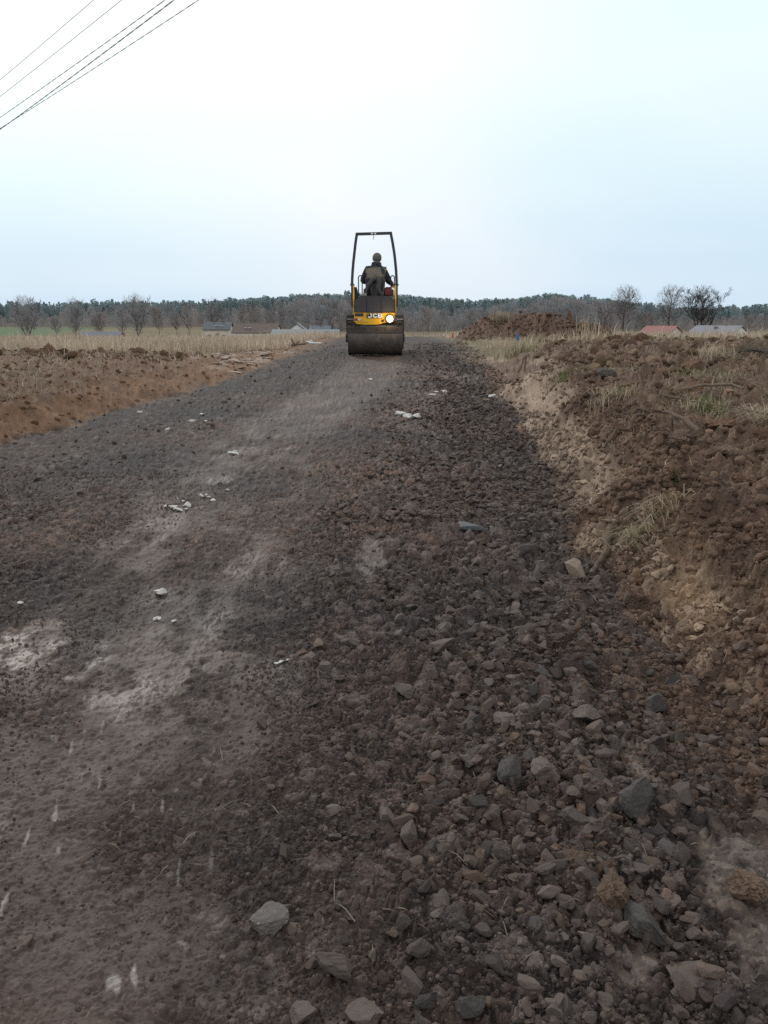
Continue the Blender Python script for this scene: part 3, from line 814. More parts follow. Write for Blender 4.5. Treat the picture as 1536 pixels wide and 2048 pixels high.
def grasses():
    strip("dry_grass", 120000, lambda r, y: eleft(y) - .6 - (r.random(len(y)) ** 1.25) * (y * .52 + 5), lambda r, n: 15.2 + 33 * r.random(n) ** 1.5, .10, .36, .009, DRY,
          "tall pale dry grass along the left field between the dug soil and the houses", 31,
          ok=lambda x, y, r: (x < -1.6 - sstep(24, 17, y) * (24 - y) * .33 + .6 * perlin(x * .7, y * .7, 8)) & (r.random(len(x)) < sstep(15, 18.5, y + 1.2 * perlin(x * .8, y * .5, 4))))
    strip("pale_grass", 90000, lambda r, y: 2.4 + (r.random(len(y))) * (y * .52 + 4), lambda r, n: 15.5 + 40 * r.random(n) ** 1.4, .10, .36, .010, DRY,
          "tall pale dry grass growing behind the dug soil on the right", 32,
          ok=lambda x, y, r: (r.random(len(x)) < sstep(16.5, 20.5, y + 1.0 * perlin(x * .8, y * .5, 5))) & (((x - 4.4) / 3.1) ** 2 + ((y - 23.5) / 4.5) ** 2 > 1 + .4 * perlin(x * 1.5, y, 6)) & (x > 2.4 + .02 * (y - 16)))
    strip("far_grass", 60000, lambda r, y: r.uniform(-1, 1, len(y)) * (y * .6 + 5), lambda r, n: 30 + 45 * r.random(n) ** 1.2, .08, .28, .02, DRY,
          "thin dry grass on the far side of the rise where the road disappears", 33, ok=lambda x, y, r: (np.abs(x - .2) > 2.1) | (y > 36))
    # grass and straw torn up with the soil on the right bank
    def ok(x, y, r):
        t = edges(x, y)[0]
        k = fbm(x * .9, y * .9 + 3, 3, 76) + .12
        return (t > .35) & (r.random(len(x)) < sstep(.0, .45, k) * sstep(4.6, 7, y) + .04)
    strip("bank_grass", 26000, lambda r, y: eright(y) + r.random(len(y)) * (y * .45), lambda r, n: 4 * (16 / 4) ** r.random(n), .05, .15, .006, np.concatenate([DRY, DRY[:3], GRN]),
          "short torn grass and straw mixed into the soil on top of the right bank", 34, lean=1.0, ok=ok)
    def okl(x, y, r): return (edges(x, y)[1] > .5) & (r.random(len(x)) < .12 + sstep(.0, .4, fbm(x * .9, y * .9, 3, 66)))
    strip("left_field_grass", 14000, lambda r, y: eleft(y) - .5 - r.random(len(y)) * (y * .4), lambda r, n: r.uniform(8.5, 17, n), .06, .2, .008, np.concatenate([DRY, GRN[:2]]),
          "short torn grass mixed into the soil of the left field", 35, lean=1.0, ok=okl)
    # straws lying on the soil
    r = np.random.default_rng(36)
    n = 620
    y = 1.5 * (12 / 1.5) ** r.random(n); x = np.where(r.random(n) < .62, eright(y) + np.abs(r.normal(0, .5, n)) * y * .25, r.uniform(-1, 1, n) * .45 * y)
    z = surface(x, y)[0] + .006
    Ln = r.uniform(.02, .09, n); a = r.uniform(0, 2 * PI, n); w = .0007 + .0004 * y
    P = np.column_stack([x, y, z]); d = np.column_stack([np.cos(a) * Ln, np.sin(a) * Ln, r.normal(0, .2, n) * Ln])
    p = np.column_stack([-np.sin(a), np.cos(a), np.zeros(n)]) * w[:, None]
    up = np.column_stack([np.zeros(n), np.zeros(n), Ln * .12])
    z2 = surface(x + d[:, 0], y + d[:, 1])[0]; d[:, 2] = np.clip(z2 + .008 - z, -.05, .05)
    V = np.stack([P - p, P + p, P + d * .5 + p + up, P + d * .5 - p + up, P + d], 1).reshape(-1, 3)
    o = (np.arange(n) * 5)[:, None]
    F = np.concatenate([o + [[0, 1, 2]], o + [[0, 2, 3]], o + [[3, 2, 4]]], 0)
    C = DRY[r.integers(0, 4, n)] * r.uniform(.3, .7, (n, 1))
    tag(np_mesh("straw", V, F, MGRASS, np.repeat(C, 5, 0)), "loose straws and root fibres lying on the soil and road", "straw", kind="stuff")

def tuft(x, y, n, H, spread, tones, label, lean=.6, w=.007, group=None, seed=0, name="grass_tuft", z=None, dirn=None):
    r = np.random.default_rng(900 + seed)
    px = r.normal(0, spread, n); py = r.normal(0, spread, n)
    zz = ground_z(x, y) if z is None else z
    pz = soft_z(x + px, y + py) - soft_z([x], [y])[0]
    C = tones[r.integers(0, len(tones), n)] * r.uniform(.75, 1.15, (n, 1))
    d = None if dirn is None else r.normal(dirn, .5, n)
    V, F, C = blades(np.column_stack([px, py, pz - .01]), r.uniform(.55, 1.1, n) * H, w, C, r, lean, d)
    o = np_mesh(name, V, F, MGRASS, C)
    o.location = (x, y, zz)
    return tag(o, label, "grass tuft", group)

WOODB = plain("weathered_wood", (.19, .14, .105), .85, (.12, .085, .06), 25, None, bstr=.4)
ROOT = plain("muddy_root", (.13, .085, .055), .9, (.08, .052, .036), 25, (.06, .042, .03), .5, .7, .4)

def bank_things():
    tuft(2.55, 6.21, 200, .20, .075, np.concatenate([GRN, DRY[:2]]), "fresh green grass tuft on the right bank beside the bent pale branch", .7, .006, seed=1)
    tuft(2.04, 7.13, 200, .17, .09, np.concatenate([DRY, GRN[3:]]), "yellowish grass tuft on the bank edge below the half-sunk boulder", .7, .006, seed=2)
    tuft(4.06, 9.97, 220, .30, .09, DRY, "drooping tuft of pale dry grass in the dug field left of the dark clump", .95, .009, seed=3)
    tuft(2.85, 5.75, 150, .24, .07, DRY, "sheaf of pale straw lying at the right edge of the bank top", 1.5, .006, seed=4, dirn=3.6)
    tuft(1.42, 4.16, 90, .15, .05, np.concatenate([DRY, GRN[1:2]]), "bunch of torn grass hanging down the bank face above the tan rock", 1.6, .005, seed=5, dirn=3.7)
    tuft(1.56, 4.28, 60, .14, .05, np.concatenate([DRY, GRN[1:2]]), "torn grass on the bank face just right of the hanging bunch", 1.6, .005, seed=6, dirn=3.9)
    tuft(3.62, 24.6, 260, .36, .14, DRY * .8, "greenish dry grass clump growing on top of the soil heap", .6, .02, seed=7)
    tuft(5.9, 23.2, 36, .85, .22, DRY, "tall thin pale grass standing at the right end of the soil heap", .35, .013, seed=8)
    tuft(2.2, 9.4, 220, .15, .16, GRN, "low green grass tuft behind the smooth clay at the bank edge", .7, .007, seed=9)
    tuft(2.6, 15.4, 260, .24, .16, np.concatenate([DRY, GRN]), "yellow-green grass tuft at the road edge left of the blue-topped stake", .7, .01, seed=10)
    tuft(3.3, 8.6, 160, .12, .15, GRN, "low bright green grass patch in the soil right of the boulder", .8, .007, seed=11)
    tuft(1.72, 5.9, 90, .10, .06, DRY, "small dry tuft at the crest of the flaky clay face", .8, .005, seed=12)
    # dark clump of turned turf on the right edge of the field
    root = empty("turf_clump", (4.95, 10.35, ground_z(4.95, 10.35) - .04))
    tag(root, "dark clump of upturned turf with hanging grass at the right edge of the field", "turf clump")
    V, F = stone_shape(4, 77, cuts=3, rough=.16, flat=.7)
    V = V * np.array([.42, .36, .28]) + np.array([0, 0, .03])
    np_mesh("soil_lump", V, F, MCLOD, np.tile([[.045, .034, .030]], (len(V), 1)) * (1 + .4 * fbm(V[:, 0] * 6, V[:, 2] * 6, 3, 3))[:, None], root)
    r = np.random.default_rng(5); n = 420
    a = r.uniform(0, 2 * PI, n); ph = r.uniform(.1, 1.2, n)
    P = np.column_stack([np.cos(a) * np.cos(ph) * .40, np.sin(a) * np.cos(ph) * .35, np.sin(ph) * .22 + .03])
    V, F, C = blades(P, r.uniform(.08, .2, n), .009, (DRY * .38)[r.integers(0, 5, n)], r, 1.5, a)
    V = V.reshape(-1, 5, 3); V[:, 4, 2] -= .22; V[:, 2:4, 2] -= .09; V = V.reshape(-1, 3)
    np_mesh("hanging_grass", V, F, MGRASS, C, root)
    # roots, branches, sticks
    def stick(name, pts, rad, mat, label, cat, twigs=()):
        bm = bmesh.new()
        P = []
        for i, (x, y, dz) in enumerate(pts):
            P.append((x, y, float(soft_z([x], [y])[0]) + dz))
        # finer polyline with small bends
        Q = []; R = []
        m = len(P)
        for i in range(m - 1):
            for k in range(4):
                t = k / 4
                j = .004 if 0 < k else 0
                Q.append([P[i][c] * (1 - t) + P[i + 1][c] * t + j * math.sin(17 * (i + t) + c * 2) for c in range(3)])
                R.append((rad[0] + (rad[1] - rad[0]) * (i + t) / (m - 1)) * (1 + .15 * math.sin(23 * (i + t))))
        Q.append(P[-1]); R.append(rad[1])
        tube(bm, Q, R, 8)
        for tp, tr_ in twigs:
            tube(bm, [(x, y, float(soft_z([x], [y])[0]) + dz) for x, y, dz in tp], tr_, 6)
        o = bm_obj(name, bm, mat, smooth=True)
        c = Vector(P[0]); o.data.transform(Matrix.Translation(-c)); o.location = c
        return tag(o, label, cat)
    stick("branch", [(2.32, 6.72, .06), (2.5, 6.78, .10), (2.75, 6.84, .13), (3.0, 6.86, .13), (3.08, 6.66, .10), (3.12, 6.5, .04)], (.010, .014), WOODB, "bent pale bare branch lying on the soil of the right bank", "branch", [([(2.34, 6.7, .07), (2.5, 6.6, .05), (2.62, 6.52, .04)], .010)])
    stick("root", [(2.02, 5.95, .12), (2.08, 5.8, .12), (2.12, 5.55, .10), (2.14, 5.25, .05)], (.010, .018), ROOT, "thick brown root pointing down the crest of the right bank", "root", [([(2.1, 5.7, .11), (2.12, 5.6, .03), (2.1, 5.5, .03)], .008), ([(2.06, 5.85, .12), (1.98, 5.9, .16)], .007)])
    stick("root", [(1.62, 5.75, .11), (1.72, 5.8, .15), (1.8, 5.78, .10), (1.86, 5.86, .14), (1.95, 5.92, .13)], (.012, .015), ROOT, "crooked dark root twisting along the crest left of the thick root", "root")
    stick("root", [(1.10, 3.98, .03), (1.16, 4.1, .045), (1.24, 4.22, .05), (1.30, 4.38, .04)], (.014, .020), ROOT, "straight brown root half buried at the bank foot beside the tan rock", "root")
    stick("stick", [(2.0, 11.9, .02), (2.05, 11.95, .10), (2.09, 12.0, .2)], (.018, .012), ROOT, "short dark stick jutting from the bank edge beyond the clay", "stick", [([(2.09, 11.9, .0), (2.12, 11.95, .22)], .012)])
    stick("stick", [(-2.36, 21.4, .05), (-2.43, 21.4, .15), (-2.47, 21.4, .23)], (.028, .018), ROOT, "leaning dark stick stuck in the ground at the far left road edge", "stick", [([(-2.36, 21.4, .06), (-2.26, 21.45, .15)], .014)])
    stick("plank", [(-2.7, 21.2, .04), (-2.1, 21.6, .08)], (.03, .03), WOODB, "thin pale stick lying at the base of the leaning dark stick", "stick")
    stick("stalk", [(3.0, 5.7, .1), (2.9, 5.95, .2), (2.72, 6.3, .33)], (.005, .004), WOODB, "long straight pale straw stalk leaning at the right edge", "stalk")
    stick("stalk", [(2.85, 5.5, .1), (2.55, 5.75, .14), (2.3, 5.95, .15)], (.005, .004), WOODB, "long pale straw stalk lying toward the thick root", "stalk")
    # debris near the leaning stick
    WB = plain("pale_board", (.50, .53, .56), .6, (.4, .42, .44), 4)
    bm = bmesh.new(); box(bm, (0, 0, .03), (.36, .2, .02), .004, (.06, .03, .1))
    o = bm_obj("board", bm, WB); z = ground_z(-1.95, 22.8); o.location = (-1.95, 22.8, z + .02); tag(o, "pale blue-grey board lying flat on the far left road edge", "board")
    bm = bmesh.new(); box(bm, (0, 0, .02), (.22, .15, .015), .004, (.1, -.05, .4))
    o = bm_obj("board", bm, WB); z = ground_z(-2.25, 24.3); o.location = (-2.25, 24.3, z + .04); tag(o, "small pale board fragment behind the flat blue-grey board", "board")
    # flakes of pale clay on the left bank
    r = np.random.default_rng(61); me = {}
    for k in range(60):
        y = r.uniform(13.6, 20.5); t = r.uniform(.05, .75)
        x = float(eleft(y)) - t * float(wleft(y)) * .7 - .05
        L = r.uniform(.12, .36)
        i = k % 5
        if i not in me:
            V, F = stone_shape(2, 500 + i, 7, .06, .5); V = V * np.array([1, .5, .06])
            me[i] = np_mesh("clay_flake", V, F, CLAYF, make=False)
        o = link(bpy.data.objects.new("clay_flake", me[i])); o.scale = (L * .5,) * 3
        o.location = (x, y, ground_z(x, y) + .012); o.rotation_euler = (r.normal(0, .12), r.normal(0, .12), r.normal(0, .5))
        tag(o, "thin pale flake of dried clay peeling off the left bank near the roller", "clay flake", "pale clay flakes on the left bank")
    # surveyor's stakes
    SW = plain("stake_wood", (.50, .44, .36), .8, (.38, .32, .25), 30)
    for x, y, h, col, name, label in ((3.21, 19.21, .30, (.03, .16, .42), "blue_paint", "wooden survey stake with a blue painted top at the edge of the dug field"),
                                      (2.04, 24.14, .32, (.55, .17, .10), "orange_paint", "slim survey stake with an orange top beyond the roller, right road edge")):
        z = ground_z(x, y)
        st = empty("survey_stake", (x, y, z - .05)); st.rotation_euler = (.05, -.16 if y < 20 else .03, .3)
        tag(st, label, "stake")
        bm = bmesh.new(); box(bm, (0, 0, h * .28), (.05, .035, h * .55), .004); bm_obj("shaft", bm, SW, st)
        bm = bmesh.new(); box(bm, (0, 0, h * .79), (.051, .036, h * .46), .004); bm_obj("painted_top", bm, plain(name, col, .6), st)
CLAYF = plain("dried_clay", (.33, .265, .215), .9, (.25, .195, .155), 6, (.14, .10, .07), .6, .8, .3)

# ------------------------------------------------------------------ road roller
DIRT = (.085, .062, .047)
YEL = plain("yellow_paint", (.72, .40, .012), .45, (.62, .33, .012), 5, DIRT, .58, .8)
BLK = plain("black_paint", (.022, .022, .026), .5, (.03, .03, .034), 5, DIRT, .6, .95)
HOODP = plain("black_hood_plastic", (.035, .034, .038), .55, (.045, .042, .043), 4, DIRT, .5, .95)
STEEL = plain("muddy_steel", (.078, .062, .054), .6, (.048, .039, .035), 7, (.115, .09, .076), .52, .66, .5)
FRAMEM = plain("muddy_chassis", (.05, .042, .038), .8, (.035, .03, .028), 6, DIRT, .45, .7, .3)
ROPSM = plain("rops_paint", (.024, .027, .034), .45, (.03, .033, .04), 5, DIRT, .68, .95)
RUB = plain("black_rubber", (.02, .02, .02), .85)
REDP = plain("red_plastic", (.16, .028, .018), .6, (.12, .022, .015), 5, DIRT, .5, .9)
REDL = plain("red_lens", (.45, .02, .02), .25)
WHT = plain("white_marking", (.80, .80, .80), .5, (.74, .74, .74))
WLENS = plain("clear_lens", (.62, .62, .64), .2)
GALV = plain("bare_steel_bar", (.30, .29, .29), .45, (.22, .21, .21), 6, DIRT, .5, .8, metal=.4)

def lamp_mat():
    m, nt, b = new_mat("lit_lamp")
    b.inputs["Base Color"].default_value = (1, .9, .7, 1)
    tc = nt.nodes.new("ShaderNodeTexCoord"); mp = nt.nodes.new("ShaderNodeVectorMath"); mp.operation = 'DISTANCE'
    nt.links.new(tc.outputs["Object"], mp.inputs[0]); mp.inputs[1].default_value = (.318, -.415, .775)
    rr = nt.nodes.new("ShaderNodeValToRGB"); el = rr.color_ramp.elements
    el[0].position = .035; el[0].color = (1, .92, .72, 1); el[1].position = .074; el[1].color = (.13, .075, .02, 1)
    nt.links.new(mp.outputs["Value"], rr.inputs[0]); nt.links.new(rr.outputs[0], b.inputs["Emission Color"])
    b.inputs["Emission Strength"].default_value = 8.0
    return m

def letters(x0, z0, w, h):
    """the three logo letters as strokes in (x, z)"""
    bm = bmesh.new()
    t = h * .24
    def poly(pts, ox, sw):
        prism(bm, [(x0 + ox + px * sw, z0 + pz * h) for px, pz in pts], -.006, 0)
    lw = w * .285
    tx = t / lw; tz = t / h
    # J
    poly([(.50, 1), (1, 1), (1, .28), (.80, .0), (.12, .0), (0, .14), (0, .38), (.32, .38), (.32, tz), (.66, tz), (.68, .32), (.68, 1 - tz), (.50, 1 - tz)], 0, lw)
    # C
    ox = w * .345
    poly([(.20, 0), (.86, 0), (1, .14), (1, .36), (.68, .36), (.66, tz), (.36, tz), (.32, .3), (.32, .70), (.36, 1 - tz), (.66, 1 - tz), (.68, .66), (1, .66), (1, .86), (.86, 1), (.20, 1), (0, .82), (0, .18)], ox, lw)
    # B
    ox = w * .69
    def bar(a, b, c, d): prism(bm, [(x0 + ox + a * lw, z0 + c * h), (x0 + ox + b * lw, z0 + c * h), (x0 + ox + b * lw, z0 + d * h), (x0 + ox + a * lw, z0 + d * h)], -.006, 0)
    bar(0, .32, 0, 1)
    bar(.32, .86, 0, tz * .9); bar(.32, .80, 1 - tz * .9, 1); bar(.32, .82, .5 - tz * .42, .5 + tz * .42)
    poly([(.86, 0), (1.08, .13), (1.08, .40), (.90, .5), (.82, .5 + tz * .42), (.82, .5 - tz * .42), (.78, .5 - tz * .42), (.78, tz * .9), (.86, tz * .9)], ox, lw)
    poly([(.80, 1), (1.02, .88), (1.02, .62), (.90, .5), (.82, .5), (.82, .5 + tz * .42), (.74, .5 + tz * .42), (.74, 1 - tz * .9), (.80, 1 - tz * .9)], ox, lw)
    return bm

def roller():
    x0, y0 = -.195, 17.95
    z0 = float(zroad(17.75)) - .01
    root = empty("road_roller", (x0, y0, z0), math.radians(0.6))
    tag(root, "yellow and black road roller seen from behind on the dirt road, one lamp lit", "road roller")
    P = lambda n, bm, m, par=root, **k: bm_obj(n, bm, m, par, **k)
    R = .36
    for yy in (0, 1.75):
        bm = bmesh.new()
        lathe_x(bm, [(-.555, .10), (-.56, R - .05), (-.575, R - .035), (-.6, R - .012), (-.592, R), (.592, R), (.6, R - .012), (.575, R - .035), (.56, R - .05), (.555, .10)], 96)
        bmesh.ops.translate(bm, vec=(0, yy, R), verts=bm.verts)
        P("drum", bm, STEEL, smooth=True, edge=30)
    # side arms carrying the drum, scraper and its fixing bar
    bm = bmesh.new()
    for s in (-1, 1):
        xx = s * .622
        prism(bm, [(xx - .012, .12), (xx + .012, .12), (xx + .012, .80), (xx - .012, .80)], -.10, .16) if s > 0 else prism(bm, [(xx - .012, .40), (xx + .012, .40), (xx + .012, .80), (xx - .012, .80)], -.16, .16)
        cyl(bm, (xx - .03, 0, R), (xx + .03, 0, R), .09, n=20)
    P("drum_arm", bm, FRAMEM, smooth=True)
    bm = bmesh.new()
    box(bm, (0, -.345, .535), (1.19, .014, .12), .003, None)
    box(bm, (.0, -.30, .60), (1.17, .09, .025), .003)
    for xx in (-.5, -.22, -.06, .06, .22, .46): cyl(bm, (xx, -.352, .575), (xx, -.366, .575), .013, n=8)
    P("scraper", bm, FRAMEM)
    bm = bmesh.new()
    box(bm, (0, -.02, .70), (1.20, .46, .05), .008)
    box(bm, (-.02, -.22, .655), (1.0, .05, .055), .006)
    P("chassis", bm, FRAMEM)
    bm = bmesh.new(); box(bm, (.05, -.262, .622), (1.12, .02, .016), .003); P("cross_bar", bm, GALV)
    for s in (-1, 1):
        bm = bmesh.new()
        box(bm, (s * .545, .04, .845), (.155, .62, .05), .012)
        box(bm, (s * .545, -.24, .79), (.15, .03, .11), .008)
        box(bm, (s * .60, .04, .77), (.024, .56, .14), .006)
        f = P("fender", bm, BLK)
        bm = bmesh.new(); cyl(bm, (s * .475, -.275, .765), (s * .612, -.275, .765), .014, n=10); P("bar", bm, GALV, f, smooth=True)
    for xa in (-.52, -.44, .40, .50):
        bm = bmesh.new(); tube(bm, [(xa, -.24, .66), (xa + .03, -.29, .60), (xa + .08, -.31, .63), (xa + .12, -.27, .68)], .013, 8); P("hose", bm, RUB, smooth=True)
    # yellow rear panel with chamfered lower corners
    bm = bmesh.new()
    prism(bm, [(-.455, .905), (-.455, .72), (-.40, .665), (-.27, .665), (-.25, .652), (.04, .652), (.06, .665), (.12, .665), (.17, .70), (.35, .70), (.42, .74), (.425, .905)], -.33, -.27, .006)
    pan = P("rear_panel", bm, YEL)
    bm = bmesh.new(); box(bm, (-.345, -.333, .862), (.185, .008, .066), .002); P("vent", bm, BLK, pan)
    bm = bmesh.new(); box(bm, (-.018, -.3345, .845), (.335, .007, .108), .002)
    pl = P("logo_plate", bm, plain("logo_black", (.012, .012, .013), .5), pan)
    bm = letters(-.158, .800, .312, .090); bmesh.ops.translate(bm, vec=(0, -.338, 0), verts=bm.verts)
    lo = P("letters", bm, WHT, pan)
    lo["label"] = "white block letters JCB on a black plate"
    bm = bmesh.new(); prism(bm, [(-.175, .884), (-.142, .892), (-.142, .868), (-.168, .862)], -.3395, -.338); P("logo_mark", bm, YEL, pan)
    bm = bmesh.new(); cyl(bm, (-.418, -.325, .765), (-.418, -.352, .765), .031, .028, 20); P("tail_light", bm, REDL, smooth=True)
    bm = bmesh.new(); cyl(bm, (-.345, -.325, .765), (-.345, -.352, .765), .031, .028, 20); P("reversing_light", bm, WLENS, smooth=True)
    bm = bmesh.new(); cyl(bm, (.165, -.325, .735), (.165, -.337, .735), .03, n=16); P("socket", bm, RUB, smooth=True)
    bm = bmesh.new()
    for k in range(14): box(bm, (-.37 + k * .0175, -.3315, .704 + .003 * (k % 2)), (.011, .004, .008))
    P("safety_lettering", bm, BLK, pan)
    # lit working lamp
    bm = bmesh.new()
    cyl(bm, (.318, -.33, .775), (.318, -.385, .775), .075, .085, 24)
    hl = P("headlight", bm, BLK, smooth=True)
    hl["label"] = "lit warm white lamp on the right of the rear panel"
    bm = bmesh.new()
    bmesh.ops.create_uvsphere(bm, u_segments=24, v_segments=12, radius=.074, matrix=Matrix.Translation((.318, -.386, .775)) @ Matrix.Diagonal((1, .38, 1, 1)))
    P("lamp_lens", bm, lamp_mat(), hl, smooth=True)
    li = bpy.data.lights.new("lamp_light", 'POINT'); li.energy = 5; li.color = (1, .72, .4); li.shadow_soft_size = .06
    lo = bpy.data.objects.new("lamp_light", li); lo.location = (.318, -.46, .775); link(lo, hl)
    # black hood in three panels
    bm = bmesh.new()
    full = [(-.447, .91), (-.447, 1.175), (-.39, 1.19), (-.32, 1.262), (.32, 1.262), (.40, 1.19), (.425, 1.17), (.425, .91)]
    prism(bm, full, -.285, .16, .012)
    hood = P("hood", bm, HOODP)
    bm = bmesh.new()
    prism(bm, [(-.44, .915), (-.44, 1.17), (-.385, 1.185), (-.33, 1.235), (-.192, 1.24), (-.192, .915)], -.30, -.28, .006)
    prism(bm, [(-.182, .915), (-.182, 1.24), (.122, 1.24), (.122, .915)], -.305, -.28, .006)
    prism(bm, [(.132, .915), (.132, 1.24), (.315, 1.24), (.395, 1.178), (.418, 1.165), (.418, .915)], -.30, -.28, .006)
    P("hood_panel", bm, HOODP, hood)
    for s in (-1, 1):
        xa = -.47 if s < 0 else .445
        bm = bmesh.new()
        a = [(-.20, .83), (.62, .83), (.62, 1.30), (.34, 1.49), (-.05, 1.49), (-.20, 1.2)]
        va = [bm.verts.new((xa - .014, y, z)) for y, z in a]; vb = [bm.verts.new((xa + .014, y, z)) for y, z in a]
        bm.faces.new(va); bm.faces.new(vb[::-1])
        for i in range(len(a)): bm.faces.new((va[i], vb[i], vb[(i + 1) % len(a)], va[(i + 1) % len(a)]))
        P("side_plate", bm, YEL)
    # platform, front body and forward frame (hidden behind the rear, but there)
    bm = bmesh.new(); box(bm, (0, .62, .80), (.86, .86, .05), .01); box(bm, (0, .9, .62), (.42, .7, .3), .02); P("platform", bm, FRAMEM)
    bm = bmesh.new()
    prism(bm, [(-.40, .86), (-.40, 1.22), (-.34, 1.30), (.34, 1.30), (.40, 1.22), (.40, .86)], 1.1, 2.1, .02)
    P("front_body", bm, YEL)
    bm = bmesh.new(); box(bm, (-.02, 1.02, 1.15), (.5, .14, .62), .03); P("dashboard", bm, BLK)
    bm = bmesh.new(); tube(bm, [(-.03, .98, 1.42), (-.03, .80, 1.56)], .03, 10)
    col = P("steering_column", bm, BLK, smooth=True)
    bm = bmesh.new()
    m = Matrix.Translation((-.03, .78, 1.58)) @ Euler((math.radians(40), 0, 0)).to_matrix().to_4x4()
    pts = [m @ Vector((.18 * math.cos(a), .18 * math.sin(a), 0)) for a in np.linspace(0, 2 * PI, 29)[:-1]]
    rings = []
    bmt = bmesh.new()
    tube(bmt, pts + [pts[0]], .016, 8, cap=False)
    for k in range(3):
        a = k * 2 * PI / 3 + .5
        tube(bmt, [m @ Vector((0, 0, 0)), m @ Vector((.17 * math.cos(a), .17 * math.sin(a), 0))], .012, 6)
    P("steering_wheel", bmt, RUB, col, smooth=True)
    # seat
    bm = bmesh.new(); box(bm, (.0, .30, 1.285), (.46, .46, .10), .03); st = P("seat", bm, RUB, smooth=True)
    bm = bmesh.new(); box(bm, (.0, .075, 1.47), (.42, .09, .36), .04, None); P("backrest", bm, RUB, st, smooth=True)
    # red console on the right of the seat, dark lever box on the left, small steel box
    bm = bmesh.new(); box(bm, (.31, .22, 1.345), (.20, .42, .13), .02); box(bm, (.30, .15, 1.43), (.14, .2, .06), .02); P("console", bm, REDP, smooth=True)
    bm = bmesh.new(); tube(bm, [(-.405, .1, 1.19), (-.415, .1, 1.38), (-.435, .1, 1.455)], [.035, .033, .028], 10); P("lever", bm, BLK, smooth=True)
    bm = bmesh.new(); tube(bm, [(.355, .42, 1.36), (.365, .45, 1.50)], .012, 8); cyl(bm, (.365, .45, 1.48), (.367, .46, 1.55), .024, .02, 12); P("lever", bm, BLK, smooth=True)
    bm = bmesh.new(); box(bm, (-.235, -.17, 1.29), (.105, .09, .055), .008); P("latch", bm, GALV)
    # handrails: inverted U tubes
    for xa, xb, zb in ((-.365, -.285, 1.26), (.345, .425, 1.49)):
        pts = [(xa, .12, zb), (xa, .12, 1.62)]
        c = (xa + xb) / 2; r = (xb - xa) / 2
        for a in np.linspace(PI, 0, 9): pts.append((c + r * math.cos(a), .12, 1.66 + r * math.sin(a)))
        pts += [(xb, .12, 1.62), (xb, .12, zb)]
        bm = bmesh.new(); tube(bm, pts, .0125, 8); P("handrail", bm, BLK, smooth=True)
    # roll-over frame
    def sq(bm, pts, w=.058, d=.06):
        rings = []
        for i, (x, z) in enumerate(pts):
            a = pts[max(i - 1, 0)]; b = pts[min(i + 1, len(pts) - 1)]
            ti = Vector((x - a[0], 0, z - a[1])).normalized() if i > 0 else None
            to = Vector((b[0] - x, 0, b[1] - z)).normalized() if i < len(pts) - 1 else None
            t = ((ti or to) + (to or ti)).normalized(); n = Vector((t.z, 0, -t.x))
            if 0 < i < len(pts) - 1:
                t0 = ti; k = 1 / max(.5, n.dot(Vector((t0.z, 0, -t0.x))))
            else: k = 1
            p = Vector((x, .22, z))
            rings.append([bm.verts.new(p + n * (sa * w / 2 * k) + Vector((0, sb * d / 2, 0))) for sa, sb in ((-1, -1), (1, -1), (1, 1), (-1, 1))])
        for i in range(len(rings) - 1):
            for k in range(4): bm.faces.new((rings[i][k], rings[i][(k + 1) % 4], rings[i + 1][(k + 1) % 4], rings[i + 1][k]))
        bm.faces.new(rings[0][::-1]); bm.faces.new(rings[-1])
    bm = bmesh.new()
    sq(bm, [(-.51, 1.5), (-.508, 1.6), (-.495, 1.80), (-.475, 2.0), (-.45, 2.2), (-.425, 2.4), (-.395, 2.575), (.345, 2.595), (.385, 2.40), (.42, 2.2), (.445, 2.0), (.465, 1.80), (.475, 1.6), (.477, 1.5)])
    rp = P("roll_frame", bm, ROPSM)
    for s, x in ((-1, -.505), (1, .475)):
        bm = bmesh.new(); box(bm, (x, .22, 1.27 if s > 0 else 1.26), (.058, .062, .46), .004); P("frame_post", bm, BLK, rp)
        bm = bmesh.new(); box(bm, (x, .22, 1.505), (.095, .11, .022), .003)
        for dx in (-.035, .035): cyl(bm, (x + dx, .18, 1.515), (x + dx, .18, 1.53), .01, n=6)
        P("flange", bm, ROPSM, rp)
    for x in (-.065, .005):
        bm = bmesh.new(); box(bm, (x, .189, 2.584), (.042, .004, .034)); P("sticker", bm, WHT, rp)
    bm = bmesh.new(); tube(bm, [(-.03, .2, 2.56), (-.027, .2, 2.50), (-.04, .2, 2.47), (-.045, .2, 2.46)], .006, 6); P("hanging_strap", bm, BLK, rp, smooth=True)
    return root, (x0, y0, z0)

# ------------------------------------------------------------------ driver
def skin(name, verts, edges_, radii, mat, parent=None, root=0, sub=2):
    me = bpy.data.meshes.new(name + "_tmp"); me.from_pydata(verts, edges_, [])
    o = link(bpy.data.objects.new(name + "_tmp", me))
    md = o.modifiers.new("s", 'SKIN'); md.use_smooth_shade = True
    for i, v in enumerate(me.skin_vertices[0].data):
        r = radii[i]; v.radius = r if isinstance(r, tuple) else (r, r); v.use_root = (i == root)
    sb = o.modifiers.new("d", 'SUBSURF'); sb.levels = sub; sb.render_levels = sub
    bpy.context.view_layer.update()
    ev = o.evaluated_get(bpy.context.evaluated_depsgraph_get())
    m2 = bpy.data.meshes.new_from_object(ev)
    bpy.data.objects.remove(o); bpy.data.meshes.remove(me)
    m2.name = name; m2.materials.clear(); m2.materials.append(mat)
    for p in m2.polygons: p.use_smooth = True
    return link(bpy.data.objects.new(name, m2), parent)

